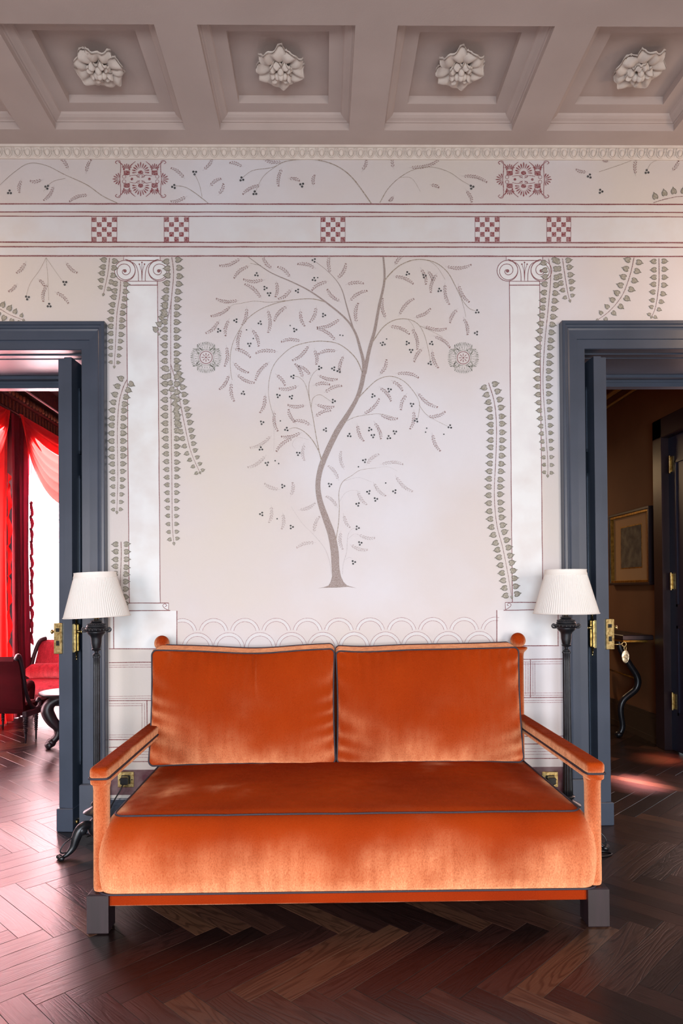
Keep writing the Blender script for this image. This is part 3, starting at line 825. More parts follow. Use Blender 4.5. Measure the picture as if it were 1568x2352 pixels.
fr = '''310,65,215,100 350,100,280,155 420,165,325,165 405,257,330,190 470,168,468,240 545,205,485,252 455,120,412,62 540,160,482,110 655,115,575,95 722,142,717,62 750,165,790,97 790,190,868,184 805,268,885,220 715,172,640,212 770,270,710,215 842,370,848,280 770,345,665,385 748,450,665,395 300,262,200,255 265,285,175,332 210,350,150,410 255,345,238,420 335,290,315,370 430,300,434,405 525,285,465,352 582,300,600,375 657,285,628,357 312,390,298,480 355,390,388,468 240,468,234,560 270,482,347,522 270,545,338,592 255,600,212,668 265,635,275,722 285,600,365,640 590,450,500,452 480,500,382,505 625,465,550,535 645,482,655,552 755,495,672,508 785,512,765,590 440,545,378,625 465,600,508,650 420,690,398,775 463,770,476,860 595,625,560,560 632,612,578,568 575,655,490,668 660,605,747,625 640,655,712,650 690,690,768,658 610,745,530,745 650,740,732,752 645,802,717,772 565,835,530,770 635,840,560,818 590,870,500,890 550,895,475,955 1015,105,1048,62 1010,150,1098,183 1135,110,1160,182 1165,120,1190,165 1215,135,1185,220 1250,180,1268,275 1250,105,1365,98 1310,185,1358,265 1310,298,1275,360 1333,338,1352,415 978,350,963,258 1035,335,1102,258 1105,342,1178,303 1150,380,1250,392 1195,425,1268,476 990,380,1080,415 1095,385,1120,482 1150,480,1110,540 1190,488,1216,568 945,610,978,540 1020,600,1122,617 1000,630,1050,675 945,660,997,722 1075,690,1048,762 1120,685,1210,752 1165,800,1245,778 1105,765,1090,850 1190,872,1225,952 870,790,942,720 945,785,1025,806 845,830,872,906 920,820,952,896'''
ff = '''450,885,355,940 425,975,345,1030 600,920,600,995 785,1045,770,965 760,1095,715,1030 885,1025,940,975 950,1020,1050,1018 1020,1070,1095,1140 918,1100,972,1160 845,1140,885,1200 755,1220,705,1170 490,1135,422,1110 535,1170,546,1108 447,1205,438,1282 500,1240,497,1312 572,1230,645,1200 645,1340,668,1265 655,1380,570,1402 780,1245,808,1305 770,1325,776,1405 845,1340,920,1358 810,1388,886,1412'''
def fronds(txt, A, T, conv=cT):
    for q in txt.split():
        x0, y0, x1, y1 = [float(v) for v in q.split(',')]
        x0, y0 = conv(x0, y0); x1, y1 = conv(x1, y1)
        l = math.hypot(x1-x0, y1-y0); dx, dy = (x1-x0)/l, (y1-y0)/l
        bow = R.choice((-1, 1))*l*.10
        T.line([(x0+(x1-x0)*t-dy*bow*4*t*(1-t), y0+(y1-y0)*t+dx*bow*4*t*(1-t)) for t in [i/8*.9 for i in range(9)]], .7)
        n = max(4, int(l/4.9))
        for i in range(1, n+1):
            t = i/n; bx = x0+(x1-x0)*t-dy*bow*4*t*(1-t); by = y0+(y1-y0)*t+dx*bow*4*t*(1-t)
            sz = (6.6*math.sin(PI*(.22+.62*t)))
            for s_ in (-1, 1):
                an = math.atan2(dy, dx)+s_*.52+R.uniform(-.12, .12)
                A.drop(bx+math.cos(an+s_*.5)*.7, by+math.sin(an+s_*.5)*.7, an, sz, 2.1)
            if i == n: A.drop(bx, by, math.atan2(dy, dx), 4, 1.8)
A = Art(3); T = Art(3); fronds(fr, A, T); A.done('painted_frond', M_FROND); T.done('painted_frond_stalk', M_TWIGF)
A = Art(3); T = Art(3); fronds(ff, A, T); A.done('painted_faded_frond', M_FRONDF); T.done('painted_faded_frond_stalk', M_TWIGF)
A = Art(4)
for q in '645,77 645,165 380,143 420,205 438,232 568,218 690,330 396,366 284,355 206,401 557,398 347,465 318,690 672,573 547,614 735,577 760,587 480,702 540,708 735,727 405,826 518,857 697,859 572,969 428,1015 400,947 878,1002 718,1113 502,1119 403,1248 541,1308 847,1203 897,1147 930,1180 1017,1144 845,1312 858,1383 828,1471 808,885 903,857 917,887 990,895 1018,870 1117,816 1097,743 918,702 993,675 1272,845 1180,552 1093,494 1076,459 1187,460 965,463 1398,314 1394,413 1224,215 1154,149 1077,138'.split():
    x, y = [float(v) for v in q.split(',')]; x, y = cT(x, y); a0 = R.uniform(0, 2*PI)
    for k in range(3): A.dot(x+3.5*math.cos(a0+k*2.1), y+3.6*math.sin(a0+k*2.1), 2.25, 8)
for q in '535,378 765,422 778,424 365,438 334,398 490,818 482,1015 466,1002 976,1105 850,1030 1244,880 1160,870 1165,852 980,440 952,459 662,157 475,1270'.split():
    x, y = [float(v) for v in q.split(',')]; x, y = cT(x, y); A.dot(x, y, 1.7, 7)
# frieze and outer sprays: berries
for x, y in ((447, 397), (399, 429), (555, 412), (585, 444), (693, 425), (22, 442), (108, 430), (1083, 430), (1353, 405), (1379, 440), (1485, 395), (149, 650), (63, 684), (113, 702)):
    a0 = R.uniform(0, 6)
    for k in range(3): A.dot(x+3.6*math.cos(a0+k*2.1), y+3.9*math.sin(a0+k*2.1), 2.7, 8)
A.done('painted_berry', M_BERRY)
TW = Art(3)
for p, w0, w1 in (([(0, 425), (30, 398), (65, 376), (105, 380), (150, 402), (200, 425), (235, 450), (270, 467)], .8, 2),
                  ([(150, 410), (120, 418), (100, 440)], .9, .6), ([(402, 427), (425, 430), (450, 445), (478, 467)], 1, 1.8), ([(447, 400), (458, 425), (464, 452)], .8, 1),
                  ([(555, 410), (580, 392), (625, 385), (660, 370), (720, 367), (770, 380), (810, 410), (852, 467)], .8, 2.6), ([(585, 444), (605, 405), (640, 378)], .8, 1),
                  ([(872, 466), (890, 435), (915, 410), (950, 390), (990, 384), (1030, 395), (1060, 415), (1083, 428)], 1.6, .6), ([(920, 408), (945, 410), (965, 440)], .7, .5),
                  ([(1375, 395), (1420, 380), (1460, 365)], .9, .7), ([(1485, 392), (1495, 375), (1515, 366)], .8, .7),
                  ([(106, 592), (90, 622), (70, 650), (60, 680)], .8, .5), ([(106, 592), (110, 640), (112, 690)], .7, .5), ([(106, 592), (125, 620), (145, 648)], .7, .5)):
    TW.line(spline(p, 8), (w0, w1))
TW.done('painted_frieze_spray', M_TWIG)
A = Art(3); T = Art(3)
fronds('158,392,140,366 198,400,208,370 100,412,72,416 125,425,102,458 205,448,162,462 50,410,45,440 425,412,395,388 465,392,485,368 430,450,395,462 500,450,512,425 480,430,505,412 560,385,530,375 600,425,560,445 650,372,608,366 648,385,640,425 660,410,685,415 720,430,722,405 830,395,840,370 905,390,902,366 940,385,1008,366 1060,405,1115,418 1068,435,1082,462 985,425,1005,430 905,448,895,460 1460,405,1462,366 1400,372,1385,366 1540,395,1556,372 1350,395,1325,390 40,650,22,668 85,640,100,655 110,650,100,690 125,670,155,695 60,600,40,625 150,600,175,625', A, T, idn)
A.done('painted_frieze_frond', M_FROND); T.done('painted_frieze_frond_stalk', M_TWIGF)

# ------------------------------------------------------------------ skirting of the painted wall
for x0, x1 in ((LD[1]+.13, RD[0]-.13),):
    b = MB(); prof = [(WY, 0), (WY-.022, 0), (WY-.022, .135), (WY-.017, .142), (WY-.017, .150), (WY-.008, .165), (WY-.006, .172), (WY, .172)]
    b.loft([[(x, y, z) for y, z in prof][::-1] for x in (x0, x1)]); o = b.build('baseboard_back', M_BLUE); tag(o, kind='structure')

# ------------------------------------------------------------------ doors
CP = [(.0, .0), (.0, .050), (.004, .054), (.018, .054), (.022, .048), (.032, .047), (.037, .041), (.046, .039), (.090, .037), (.092, .031), (.136, .030), (.139, .026), (.139, -.02)]
CP = [(o_*.95, p_) for o_, p_ in CP]
def door_unit(n, x0, x1, side):
    D = empty('door_%d' % n, ((x0+x1)/2, WY, 0)); tag(D, kind='structure')
    cx = D.location.x
    def loc(o): o.location = (-cx, -WY, 0); return o
    cw = .132
    # casing swept round the opening
    b = MB(); rings = []
    zt = DH
    for (X, Z, sx, sz) in ((x0, 0, -1, 0), (x0, zt, -1, 1.14), (x1, zt, 1, 1.14), (x1, 0, 1, 0)):
        ring = []
        for o_, p_ in CP:
            off = cw-o_
            ring.append((X+sx*off, WY-p_, Z+sz*off))
        rings.append(ring)
    b.loft(rings, closed=False)
    loc(b.build('casing', M_BLUE, D))
    # plinth blocks
    for X, s_ in ((x0, -1), (x1, 1)):
        b = MB(); a0, a1 = sorted((X-s_*.006, X+s_*(cw+.004)))
        b.box(a0, a1, WY-.060, WY+.02, 0, .262, .004); loc(b.build('plinth_block', M_BLUE, D))
    # jamb lining, head lining, rebated far frame
    y1 = WY+TH
    b = MB()
    for X, s_ in ((x0, 1), (x1, -1)):
        a0, a1 = sorted((X, X-s_*.02)); b.box(a0, a1, WY-.02, 4.24, 0, DH)
        for (za, zb) in ((.32, 1.0), (1.12, 2.45)):
            pass
    loc(b.build('jamb_lining', M_BLUE, D))
    b = MB(); b.box(x0-.02, x1+.02, WY-.02, 4.24, DH, DH+.02)
    b.box(x0, x1, WY+.045, WY+.055, DH-.006, DH); b.box(x0, x1, WY+.12, WY+.126, DH-.004, DH)
    loc(b.build('head_lining', M_BLUE, D))
    b = MB()
    for X, s_ in ((x0, 1), (x1, -1)):
        a0, a1 = sorted((X-s_*.04, X+s_*.012)); b.box(a0, a1, 4.24, 4.29, 0, DH)
        a0, a1 = sorted((X-s_*.04, X+s_*.045)); b.box(a0, a1, 4.29, y1+.01, 0, DH)
    b.box(x0, x1, 4.24, 4.29, DH-.018, DH+.02); b.box(x0, x1, 4.29, y1+.01, DH-.060, DH+.02)
    b.box(x0, x1, 4.285, 4.29, DH-.034, DH-.030)
    loc(b.build('door_frame', M_BLUE, D))
    b = MB(); b.box((x0+x1)/2-.3, (x0+x1)/2-.25, 4.283, 4.29, DH-.05, DH-.042); loc(b.build('strike_plate', M_BRASS, D))
    return D
d1 = door_unit(1, LD[0], LD[1], -1)
d2 = door_unit(2, RD[0], RD[1], 1)

def leaf(D, hx, hy, ang, mir, name_keys):
    """door leaf: local x from hinge (0) to free edge (-y world); width .485, thick .046.
    local frame: +X along leaf to free edge, +Y = face towards the jamb, origin at hinge"""
    E = empty('door_leaf', (0, 0, 0)); E.parent = D
    E.location = (hx-D.location.x, hy-WY, 0)
    E.rotation_euler = (0, 0, -PI/2+ang)
    LWd = .470; LH = 2.585
    s = mir      # +1: jamb face at +Y
    b = MB(); b.box(0, LWd, -.018, .024, .012, LH, .0035)
    b.box(0, LWd-.008, -.054, -.0215, .012, LH-.004, .0025) if s > 0 else b.box(0, LWd-.008, .0275, .056, .012, LH-.004, .0025)
    b.box(0, LWd-.02, -.022, .0, .013, LH-.006) if s > 0 else b.box(0, LWd-.02, .0, .028, .013, LH-.006)
    yo = (.024, 1) if s > 0 else (-.018, -1)
    # raised mouldings framing the panels on the jamb face and opposite
    for face, dr in ((.024 if s > 0 else .056, 1), (-.054 if s > 0 else -.018, -1)):
        for z0, z1 in ((.34, .98), (1.10, 1.95), (2.07, 2.44)):
            for (xa, xb, za, zb) in ((.09, .38, z0, z0+.018), (.09, .38, z1-.018, z1), (.09, .108, z0, z1), (.362, .38, z0, z1)):
                ya, yb = sorted((face, face+dr*.007)); b.box(xa, xb, ya, yb, za, zb)
    st = b.build('stile_and_panel', M_BLUE, E)
    return E, LWd, LH
# left leaf
E1, LW1, LH1 = leaf(d1, -1.352, 4.262, -.075, 1, 0)
E2, LW2, LH2 = leaf(d2, 1.503, 4.262, .045, -1, 1)
def leaf_fittings(E, s, LWd):
    """s=+1: the jamb face is +Y (left leaf); s=-1: jamb face is -Y (right leaf)"""
    jf = .024*s if s > 0 else -.018
    of = -.054 if s > 0 else .056                       # the face towards the passage
    # kick blocks at the foot
    b = MB(); b.box(-.0, LWd+.012, -.060 if s > 0 else -.024, .030 if s > 0 else .062, .0, .125, .003); b.build('foot_rail', M_BLUE, E)
    # lock case on the passage side of the free edge
    zc = 1.3-.245; z0, z1 = .962, 1.130
    b = MB(); ya, yb = sorted((of+s*.022, of-s*.022)); b.box(LWd-.10, LWd+.006, ya, yb, z0, z1, .002); b.build('lock_case', M_BRASS, E)
    b = MB()
    m_ = (ya+yb)/2
    b.box(LWd+.005, LWd+.0075, m_-.009, m_+.009, z0+.045, z0+.072); b.box(LWd+.005, LWd+.0075, m_-.011, m_+.009, z1-.048, z1-.028)
    b.build('latch_slot', M_RECESS, E)
    # escutcheon on the jamb face
    b = MB(); y0, y1 = sorted((jf, jf+s*.006)); b.box(LWd-.075, LWd-.018, y0, y1, z0+.005, z1-.005, .002)
    y0, y1 = sorted((jf, jf+s*.011)); b.box(LWd-.070, LWd-.058, y0, y1, z0+.01, z1-.01, .002); b.box(LWd-.034, LWd-.022, y0, y1, z0+.01, z1-.01, .002)
    for zz, q in ((z1, 1), (z0, -1)):
        b.ball((LWd-.046, jf+s*.004, zz+q*.004), .014, .005, .010, 10, 6); b.ball((LWd-.046, jf+s*.004, zz+q*.019), .008, .005, .009, 10, 6); b.ball((LWd-.046, jf+s*.004, zz+q*.033), .004, .004, .006, 8, 6)
    b.build('escutcheon', M_BRASS, E, True, angle=40)
    for face, d_ in ((jf, s), (of-s*.022, -s)):
        b = MB(); zz = z0+.118
        pts = [(LWd-.046, face, zz), (LWd-.046, face+d_*.028, zz)]
        b.tube(pts, .006, 10); b.ball((LWd-.046, face+d_*.034, zz), .013, .009, .013, 12, 8); b.ball((LWd-.046, face+d_*.012, zz), .009, .004, .009, 12, 8)
        b.build('door_knob', M_BRASS, E, True)
    b = MB(); yf = jf
    for k in range(3): b.tube([(LWd-.03-k*.045, yf, .045), (LWd-.03-k*.045, yf+s*.018, .045)], .009, 10)
    b.tube([(LWd-.02, yf+s*.012, .04), (LWd-.14, yf+s*.012, .04)], .006, 8)
    b.build('foot_bolt', M_BRASS, E, True)
    for z in (.35, 1.3, 2.25):
        b = MB(); b.tube([(0, jf, z-.05), (0, jf, z+.05)], .007, 10); b.build('hinge', M_BLUE, E, True)
leaf_fittings(E1, 1, LW1); leaf_fittings(E2, -1, LW2)

# ------------------------------------------------------------------ key hanging in the right-hand lock
kx, ky = 1.605, 3.742
K = empty('door_key', (kx, ky, 1.0)); tag(K, 'brass key with oval metal tag hanging in the right-hand door lock', 'key')
p = survey(1420, 1480, 1, 3.79)
K.location = (p.x, 3.79, p.z)
b = MB(); b.tube([(-.022, 0, 0), (.018, 0, 0)], .0028, 8); b.build('shank', M_BRASS, K, True)
b = MB(); b.tube([(.030+.012*math.cos(t), 0, .012*math.sin(t)) for t in [2*PI*i/20 for i in range(20)]], .0026, 6, True); b.build('bow', M_BRASS, K, True)
b = MB(); b.tube([(.036+.006*math.cos(t), 0, -.022+.012*math.sin(t)) for t in [2*PI*i/20 for i in range(20)]], .0016, 6, True); b.build('ring', M_BRASS, K, True)
b = MB(); b.ball((.037, 0, -.068), .019, .0028, .034, 22, 12)
b.tube([(.037+.0185*math.cos(t), 0, -.068+.0335*math.sin(t)) for t in [2*PI*i/28 for i in range(28)]], .0022, 6, True)
b.build('tag', M_TAG, K, True)

# ------------------------------------------------------------------ wall sockets and lamp flexes
def socket(px, py, label, s):
    p = survey(px, py, 1, WY)
    S = empty('wall_socket', (p.x, WY, p.z)); tag(S, label, 'socket', 'brass sockets either side of the sofa')
    b = MB(); b.box(-.043, .043, -.006, .0, -.043, .043, .003); b.build('plate', M_BRASS, S)
    for x in (-.033, .033): MB().tube([(x, -.0065, 0), (x, -.0075, 0)], .0035, 8).build('screw', M_RECESS, S)
    b = MB(); b.box(-.024, .024, -.008, -.004, -.024, .024, .002); b.build('socket_face', M_BLACK, S)
    P = empty('plug', (p.x+s*.0, WY-.008, p.z)); tag(P, label.replace('brass wall socket', 'black plug and flex in the socket').replace('orange ', ''), 'plug', 'plugs in the brass sockets')
    b = MB(); b.box(-.021, .021, -.034, 0, -.020, .021, .005); b.build('plug_body', M_BLACK, P)
    if s < 0: path = [(-.005, -.030, -.016), (-.02, -.045, -.05), (-.055, -.05, -.11), (-.09, -.06, -.19), (-.11, -.08, -.245), (-.16, -.16, -.2525)]
    else: path = [(.005, -.030, -.016), (.01, -.045, -.05), (.02, -.055, -.12), (.02, -.08, -.20), (.02, -.12, -.245), (.01, -.2, -.2525)]
    b = MB(); b.tube(spline(path, 8), .0035, 8); b.build('flex', M_BLACK, P, True)
socket(289.5, 1790, 'brass wall socket behind the left arm of the orange sofa', -1)
socket(1262, 1790, 'brass wall socket behind the right arm of the orange sofa', 1)

# ------------------------------------------------------------------ sofa
SX = .0946; YF = 2.655; YB = 3.705
S = empty('sofa', (SX, 3.2, 0)); tag(S, 'long burnt-orange velvet sofa with dark piping and square dark wood feet', 'sofa')
def sp(o): o.location = (-SX, -3.2, 0); return o
rz = random.Random(3)
def wob(x, y, k=1.0): return math.sin(x*7.3+y*3.1)*.5+math.sin(x*13.7-y*9.2+1.3)*.3+math.sin(x*29+y*17+2)*.2
# seat: rings of rounded rectangles
hx, y0s, y1s = .958, YF-.010, 3.62
cy = (y0s+y1s)/2; hy = (y1s-y0s)/2
b = MB(); rings = []
for ins, z in ((.02, .150), (.004, .152), (-.004, .165), (-.010, .20), (-.014, .25), (-.013, .30), (-.006, .345), (.008, .380), (.028, .405), (.052, .420), (.070, .4255)):
    o = rrect(hx-ins*.62, hy-ins, max(.03, .07-ins*.3), 8, 40)
    rings.append([(SX+x, cy+y, z+(0.002*wob(x, y) if .16 < z < .41 else 0)) for x, y in o])
base = rrect(hx-.070*.62, hy-.070, .05, 8, 40)
for k in range(1, 19):
    f = 1-(k/18)
    ring = []
    for x, y in base:
        # shrink towards the long axis first so the crown stays even
        xx = x*(f*.96+.04*f) if 1 else x
        yy = y*f
        d = (1-(xx/hx)**4)*(1-(yy/hy)**2)
        ring.append((SX+xx, cy+yy, .4255+.030*d+.0025*wob(xx*1.3, yy*2)*(1-f**6)))
    rings.append(ring)
b.loft(rings); seat = sp(b.build('seat', M_VEL, S, True))
def piping(pts, name='piping', r=.0038, parent=S, closed=True):
    b = MB(); b.tube(pts, r, 8, closed); return b.build(name, M_PIPE, parent, True)
sp(piping([(SX+x, cy+y, .4275+.0012*wob(x*2, y)) for x, y in rrect(hx-.066*.62, hy-.066, .05, 8, 40)], 'seat_piping'))
sp(piping([(SX+x, cy+y, .152) for x, y in rrect(hx+.002, hy+.002, .06, 8, 40)], 'lower_piping'))
b = MB(); b.box(SX-.918, SX+.918, YF+.014, 3.66, .098, .152, .004); sp(b.build('seat_rail', M_VELR, S))
# feet
for s_ in (-1, 1):
    for y0 in (YF-.004, 3.62):
        b = MB(); x0 = SX+s_*.955
        b.box(x0-.041, x0+.041, y0, y0+.085, 0, .150, .005); sp(b.build('leg', M_DKWOOD, S))
# front arm posts, back posts, arms
for s_ in (-1, 1):
    px, py = SX+s_*.952, YF+.040
    b = MB(); b.lathe([(.020, .151), (.029, .155), (.031, .17), (.0305, .35), (.031, .54), (.034, .560), (.0345, .575)], px, py, 28)
    sp(b.build('arm_post', M_VELA, S, True, angle=60))
    bx, by = SX+s_*.952, YB
    b = MB(); b.lathe([(.026, .15), (.028, .17), (.028, .94), (.030, .955), (.033, .962), (.046, .975), (.049, .981), (.047, .987), (.020, .990)], bx, by, 28)
    sp(b.build('back_post', M_VELA, S, True, angle=60))
    b = MB(); n, m = 48, 16; rings = []
    for i in range(m+1):
        t = PI*i/m; rings.append([])
        for j in range(n):
            a_ = 2*PI*j/n; r = .0395*max(.02, math.sin(t)); pl = 1+.045*math.sin(a_*11)*max(0, math.cos(t)+.35)
            rings[-1].append((bx+r*pl*math.cos(a_), by+r*pl*math.sin(a_), 1.024-.0395*math.cos(t)))
    b.loft(rings); sp(b.build('finial_ball', M_VELA, S, True))
    # arm: rounded bar
    def sec(y, w, h0, h1, cx_, tl=0):
        out = []
        for (x, z) in rrect(w, (h1-h0)/2, min(w, (h1-h0)/2)*.62, 6, 4): out.append((cx_+x, y, (h0+h1)/2+z))
        return out
    b = MB(); rings = []
    for y, f in ((YF-.006, .55), (YF-.002, .80), (YF+.006, .94), (YF+.018, 1), (2.9, 1.0), (3.2, .99), (3.45, .985), (YB-.02, .97)):
        w_ = .0365*f; hh = .0225*f
        rings.append(sec(y, w_, .606-hh, .606+hh*1.05, px+(bx-px)*(y-py)/(by-py)))
    b.loft([r[::-1] for r in rings]); sp(b.build('arm_pad', M_VELA, S, True, angle=50))
    b = MB(); rings = []
    for y, f in ((YF-.001, .75), (YF+.004, .92), (YF+.014, 1), (3.2, .98), (YB-.02, .95)):
        rings.append(sec(y, .0345*f, .562, .590, px+(bx-px)*(y-py)/(by-py)))
    b.loft([r[::-1] for r in rings]); sp(b.build('arm_rail', M_VELA, S, True, angle=50))
    q = [(px-.036, 3.66), (px-.037, 3.2), (px-.0372, 2.9), (px-.0374, 2.72), (px-.0375, YF+.02), (px-.034, YF), (px-.025, YF-.005), (px, YF-.007), (px+.025, YF-.005), (px+.034, YF), (px+.0375, YF+.02), (px+.0374, 2.72), (px+.0372, 2.9), (px+.037, 3.2), (px+.036, 3.66)]
    sp(piping([(x, y, .5875) for x, y in spline(q, 5)], 'arm_piping', .0042, S, False))
b = MB(); b.box(SX-.925, SX+.925, YB-.018, YB+.022, .16, .955, .008); sp(b.build('back_panel', M_VEL, S))

# ------------------------------------------------------------------ back cushions
def back_cushion(x0, x1, label, seed, dent):
    cx = (x0+x1)/2; hw = (x1-x0)/2; hz = .283; z0 = .434
    yfr = 3.455; th = .15
    C = empty('back_cushion', (cx, 3.55, z0)); tag(C, label, 'cushion', 'loose back cushions on the sofa')
    rr = random.Random(seed); ph = rr.uniform(0, 6)
    def place(x, z, y):
        zz = z+hz                            # 0..2hz
        top = -.012*math.exp(-((x-dent*hw)/.20)**2)*max(0, z/hz)**3*1.2
        lean = .078*zz/(2*hz)
        return (x, y+lean-3.55+yfr, zz+top+max(0, y)*.11*zz/(2*hz))
    out = rrect(hw, hz, .028, 7, 120, .008)
    rings = []
    N = 44
    for k in range(N, 0, -1):                # from the centre of the face to the seam
        f = (k/N)
        pass
    fr_ = []
    for k in range(N):
        f = (k+.02)/N; ring = []
        for x, z in out:
            xx, zz = x*f, z*f
            bul = .062*(1-(abs(xx)/hw)**3.2)*(1-(abs(zz)/hz)**3.0)
            # gathers running in from the seam, deepest along the top
            dt = (hz-zz); db = hz+zz; ds = hw-abs(xx)
            g = .0085*math.sin(xx*96+4*math.sin(xx*9+ph)+dt*9)*math.exp(-dt/.06)*min(1, dt/.01)
            g += .0060*math.sin(zz*70+3*math.sin(zz*11+ph)+ds*20)*math.exp(-ds/.055)*min(1, ds/.01)
            g += .0032*math.sin(xx*55+ph*2+2*math.sin(xx*7))*math.exp(-db/.05)*min(1, db/.01)
            g += .0022*wob(xx*1.5+ph, zz*2)
            g -= .020*math.exp(-((xx-dent*hw-dt*.05)/.007)**2)*math.exp(-dt/.09)*min(1, dt/.015)
            ring.append(place(xx, zz, -bul+g*(-1)))
        fr_.append(ring)
    rings += fr_
    rings.append([place(x, z, 0) for x, z in out])
    b = MB(); b.loft(rings, True, False); b.build('cushion_face', M_VEL, C, True)
    rings = rings[-1:]
    for t, e in ((.2, .002), (.5, .003), (.8, .002), (1, 0)):
        rings.append([place(x*(1+e/hw), z*(1+e/hz), th*t) for x, z in out])
    for k in range(1, 9):
        f = 1-k/8*.98
        rings.append([place(x*f, z*f, th+.03*(1-f**4)) for x, z in out])
    b = MB(); b.loft(rings, False, True); b.build('cushion_border', M_VELB, C, True)
    b = MB(); b.tube([place(x*(1+.001/hw), z*(1+.001/hz), -.001+.0015*wob(x*3, z*3)) for x, z in out], .0040, 8, True); b.build('front_piping', M_PIPE, C, True)
    b = MB(); b.tube([place(x, z, th) for x, z in out], .0036, 8, True); b.build('rear_piping', M_PIPE, C, True)
back_cushion(-.868, .0585, 'left orange velvet back cushion with a crease in its top edge', 1, .12)
back_cushion(.066, 1.000, 'right orange velvet back cushion, smooth along its top edge', 9, -.75)

# ------------------------------------------------------------------ floor lamps
def floor_lamp(X, Y, label, slim, tilt, rot):
    Lp = empty('floor_lamp', (X, Y, 0)); tag(Lp, label, 'lamp', 'floor lamps either side of the sofa')
    # shade
    E = empty('lamp_shade', (0, 0, 0)); 
    n = 84*4; prof = [(.1605, 1.172), (.1600, 1.176), (.157, 1.182), (.108, 1.352), (.1045, 1.366), (.1035, 1.372)]
    rings = []
    for r, z in prof:
        amp = .0022 if 1.18 < z < 1.36 else (.0009 if z <= 1.18 else .0012)
        rings.append([((r+amp*math.sin(2*PI*j/4))*math.cos(2*PI*j/n), (r+amp*math.sin(2*PI*j/4))*math.sin(2*PI*j/n), z) for j in range(n)])
    b = MB(); b.loft(rings, False, False)
    sh = b.build('lamp_shade', M_SHADE, Lp, True)
    b = MB(); m = 72
    b.loft([[(r*math.cos(2*PI*j/m), r*math.sin(2*PI*j/m), z) for j in range(m)] for r, z in ((.104, 1.368), (.1060, 1.372), (.1025, 1.383), (.1015, 1.392), (.1035, 1.396), (.100, 1.396), (.100, 1.372))], False, False)
    co = b.build('shade_collar', M_SHADE, Lp, True, angle=40)
    b = MB(); b.tube([(.1612*math.cos(2*PI*j/72), .1612*math.sin(2*PI*j/72), 1.174) for j in range(72)], .0030, 8, True)
    tr = b.build('shade_trim', M_SHADE, Lp, True)
    for o in (sh, co, tr):
        o.rotation_euler = (0, tilt, 0); o.location = (math.sin(-tilt)*1.25, 0, 1.25*(1-math.cos(tilt)))
    bpy.data.objects.remove(E)
    b = MB(); b.lathe([(.008, 1.10), (.008, 1.16), (.014, 1.165), (.014, 1.22), (.004, 1.23), (.004, 1.30)], n=14)
    for k in range(3):
        a_ = k*2*PI/3; b.tube([(0, 0, 1.29), (.10*math.cos(a_), .10*math.sin(a_), 1.378)], .0016, 6)
    b.build('lamp_holder', M_BRASS, Lp, True)
    # urn
    k = 1.0
    b = MB(); b.lathe([(.010, 1.168), (.012, 1.158), (.026, 1.154), (.029, 1.149), (.024, 1.146), (.036, 1.140), (.046, 1.130), (.049, 1.124), (.046, 1.121), (.054, 1.117), (.058, 1.110), (.054, 1.101),
                       (.046, 1.098), (.046, 1.094), (.040, 1.086), (.030, 1.076), (.027, 1.066), (.026, 1.045), (.0225, 1.025), (.020, 1.016), (.024, 1.012), (.022, 1.006), (.011, 1.001), (.009, .992), (.018, .986), (.019, .981), (.014, .976)], n=36)
    b.build('urn', M_IRON, Lp, True, angle=50)
    b = MB()
    for j in range(20):
        a_ = 2*PI*j/20; b.ball((.057*math.cos(a_), .057*math.sin(a_), 1.110), .006, .006, .006, 8, 6)
    for j in range(24):
        a_ = 2*PI*j/24; b.ball((.042*math.cos(a_), .042*math.sin(a_), 1.136), .0045, .0045, .003, 6, 5)
    b.build('beading', M_IRON, Lp, True)
    for s_ in (-1, 1):
        b = MB(); b.tube(spline([(s_*.050, 0, 1.100), (s_*.066, 0, 1.100), (s_*.072, 0, 1.110), (s_*.064, 0, 1.118), (s_*.056, 0, 1.112)], 5), .0045, 8); b.build('handle', M_IRON, Lp, True)
    # fluted shaft
    r0, r1 = (.0145, .0175) if slim else (.0165, .0235)
    b = MB(); b.lathe([(r0*1.15, .978), (r0*1.25, .972), (r0*1.0, .965), (r0, .93), (r0*1.08, .7), ((r0+r1)/2, .45), (r1, .28), (r1, .245)], n=96, flute=.07, fn=12)
    b.build('pole', M_IRON, Lp, True)
    b = MB(); b.lathe([(r1*1.2, .25), (r1*1.5, .243), (.030, .235), (.022, .228), (.062, .205), (.066, .199), (.060, .194), (.030, .186), (.022, .170), (.040, .150), (.046, .120), (.040, .095), (.024, .080), (.02, .07)], n=36)
    b.build('base_dish', M_IRON, Lp, True, angle=50)
    for k in range(3):
        a_ = rot+k*2*PI/3
        path = spline([(.02, .130), (.055, .142), (.085, .125), (.105, .085), (.120, .045), (.150, .018), (.175, .012)], 6)
        b = MB(); b.tube([(r*math.cos(a_), r*math.sin(a_), z) for r, z in path], [.018+.008*math.sin(i/len(path)*PI*1.4)-.004*(i/len(path)) for i in range(len(path))], 10)
        b.ball((.075*math.cos(a_), .075*math.sin(a_), .122), .028, .028, .026, 12, 8)
        for q in (-1, 0, 1):
            aa = a_+q*.09; b.ball((.180*math.cos(aa), .180*math.sin(aa), .0115), .016, .010, .0115, 10, 6)
        b.build('leg', M_IRON, Lp, True)
        b = MB(); c_, s_ = math.cos(a_), math.sin(a_)
        b.tube([(.135*c_+.045*math.cos(t)*c_, .135*s_+.045*math.cos(t)*s_, .062+.028*math.sin(t)+.018*math.cos(t)*-1) for t in [2*PI*i/18 for i in range(18)]], .0035, 6, True)
        b.build('scroll', M_IRON, Lp, True)
    return Lp
pl = survey(219, 1560, 1, 3.50)
floor_lamp(pl.x+.006, 3.50, 'black floor lamp with pleated white shade beside the left doorway', True, math.radians(-2.5), math.radians(218))
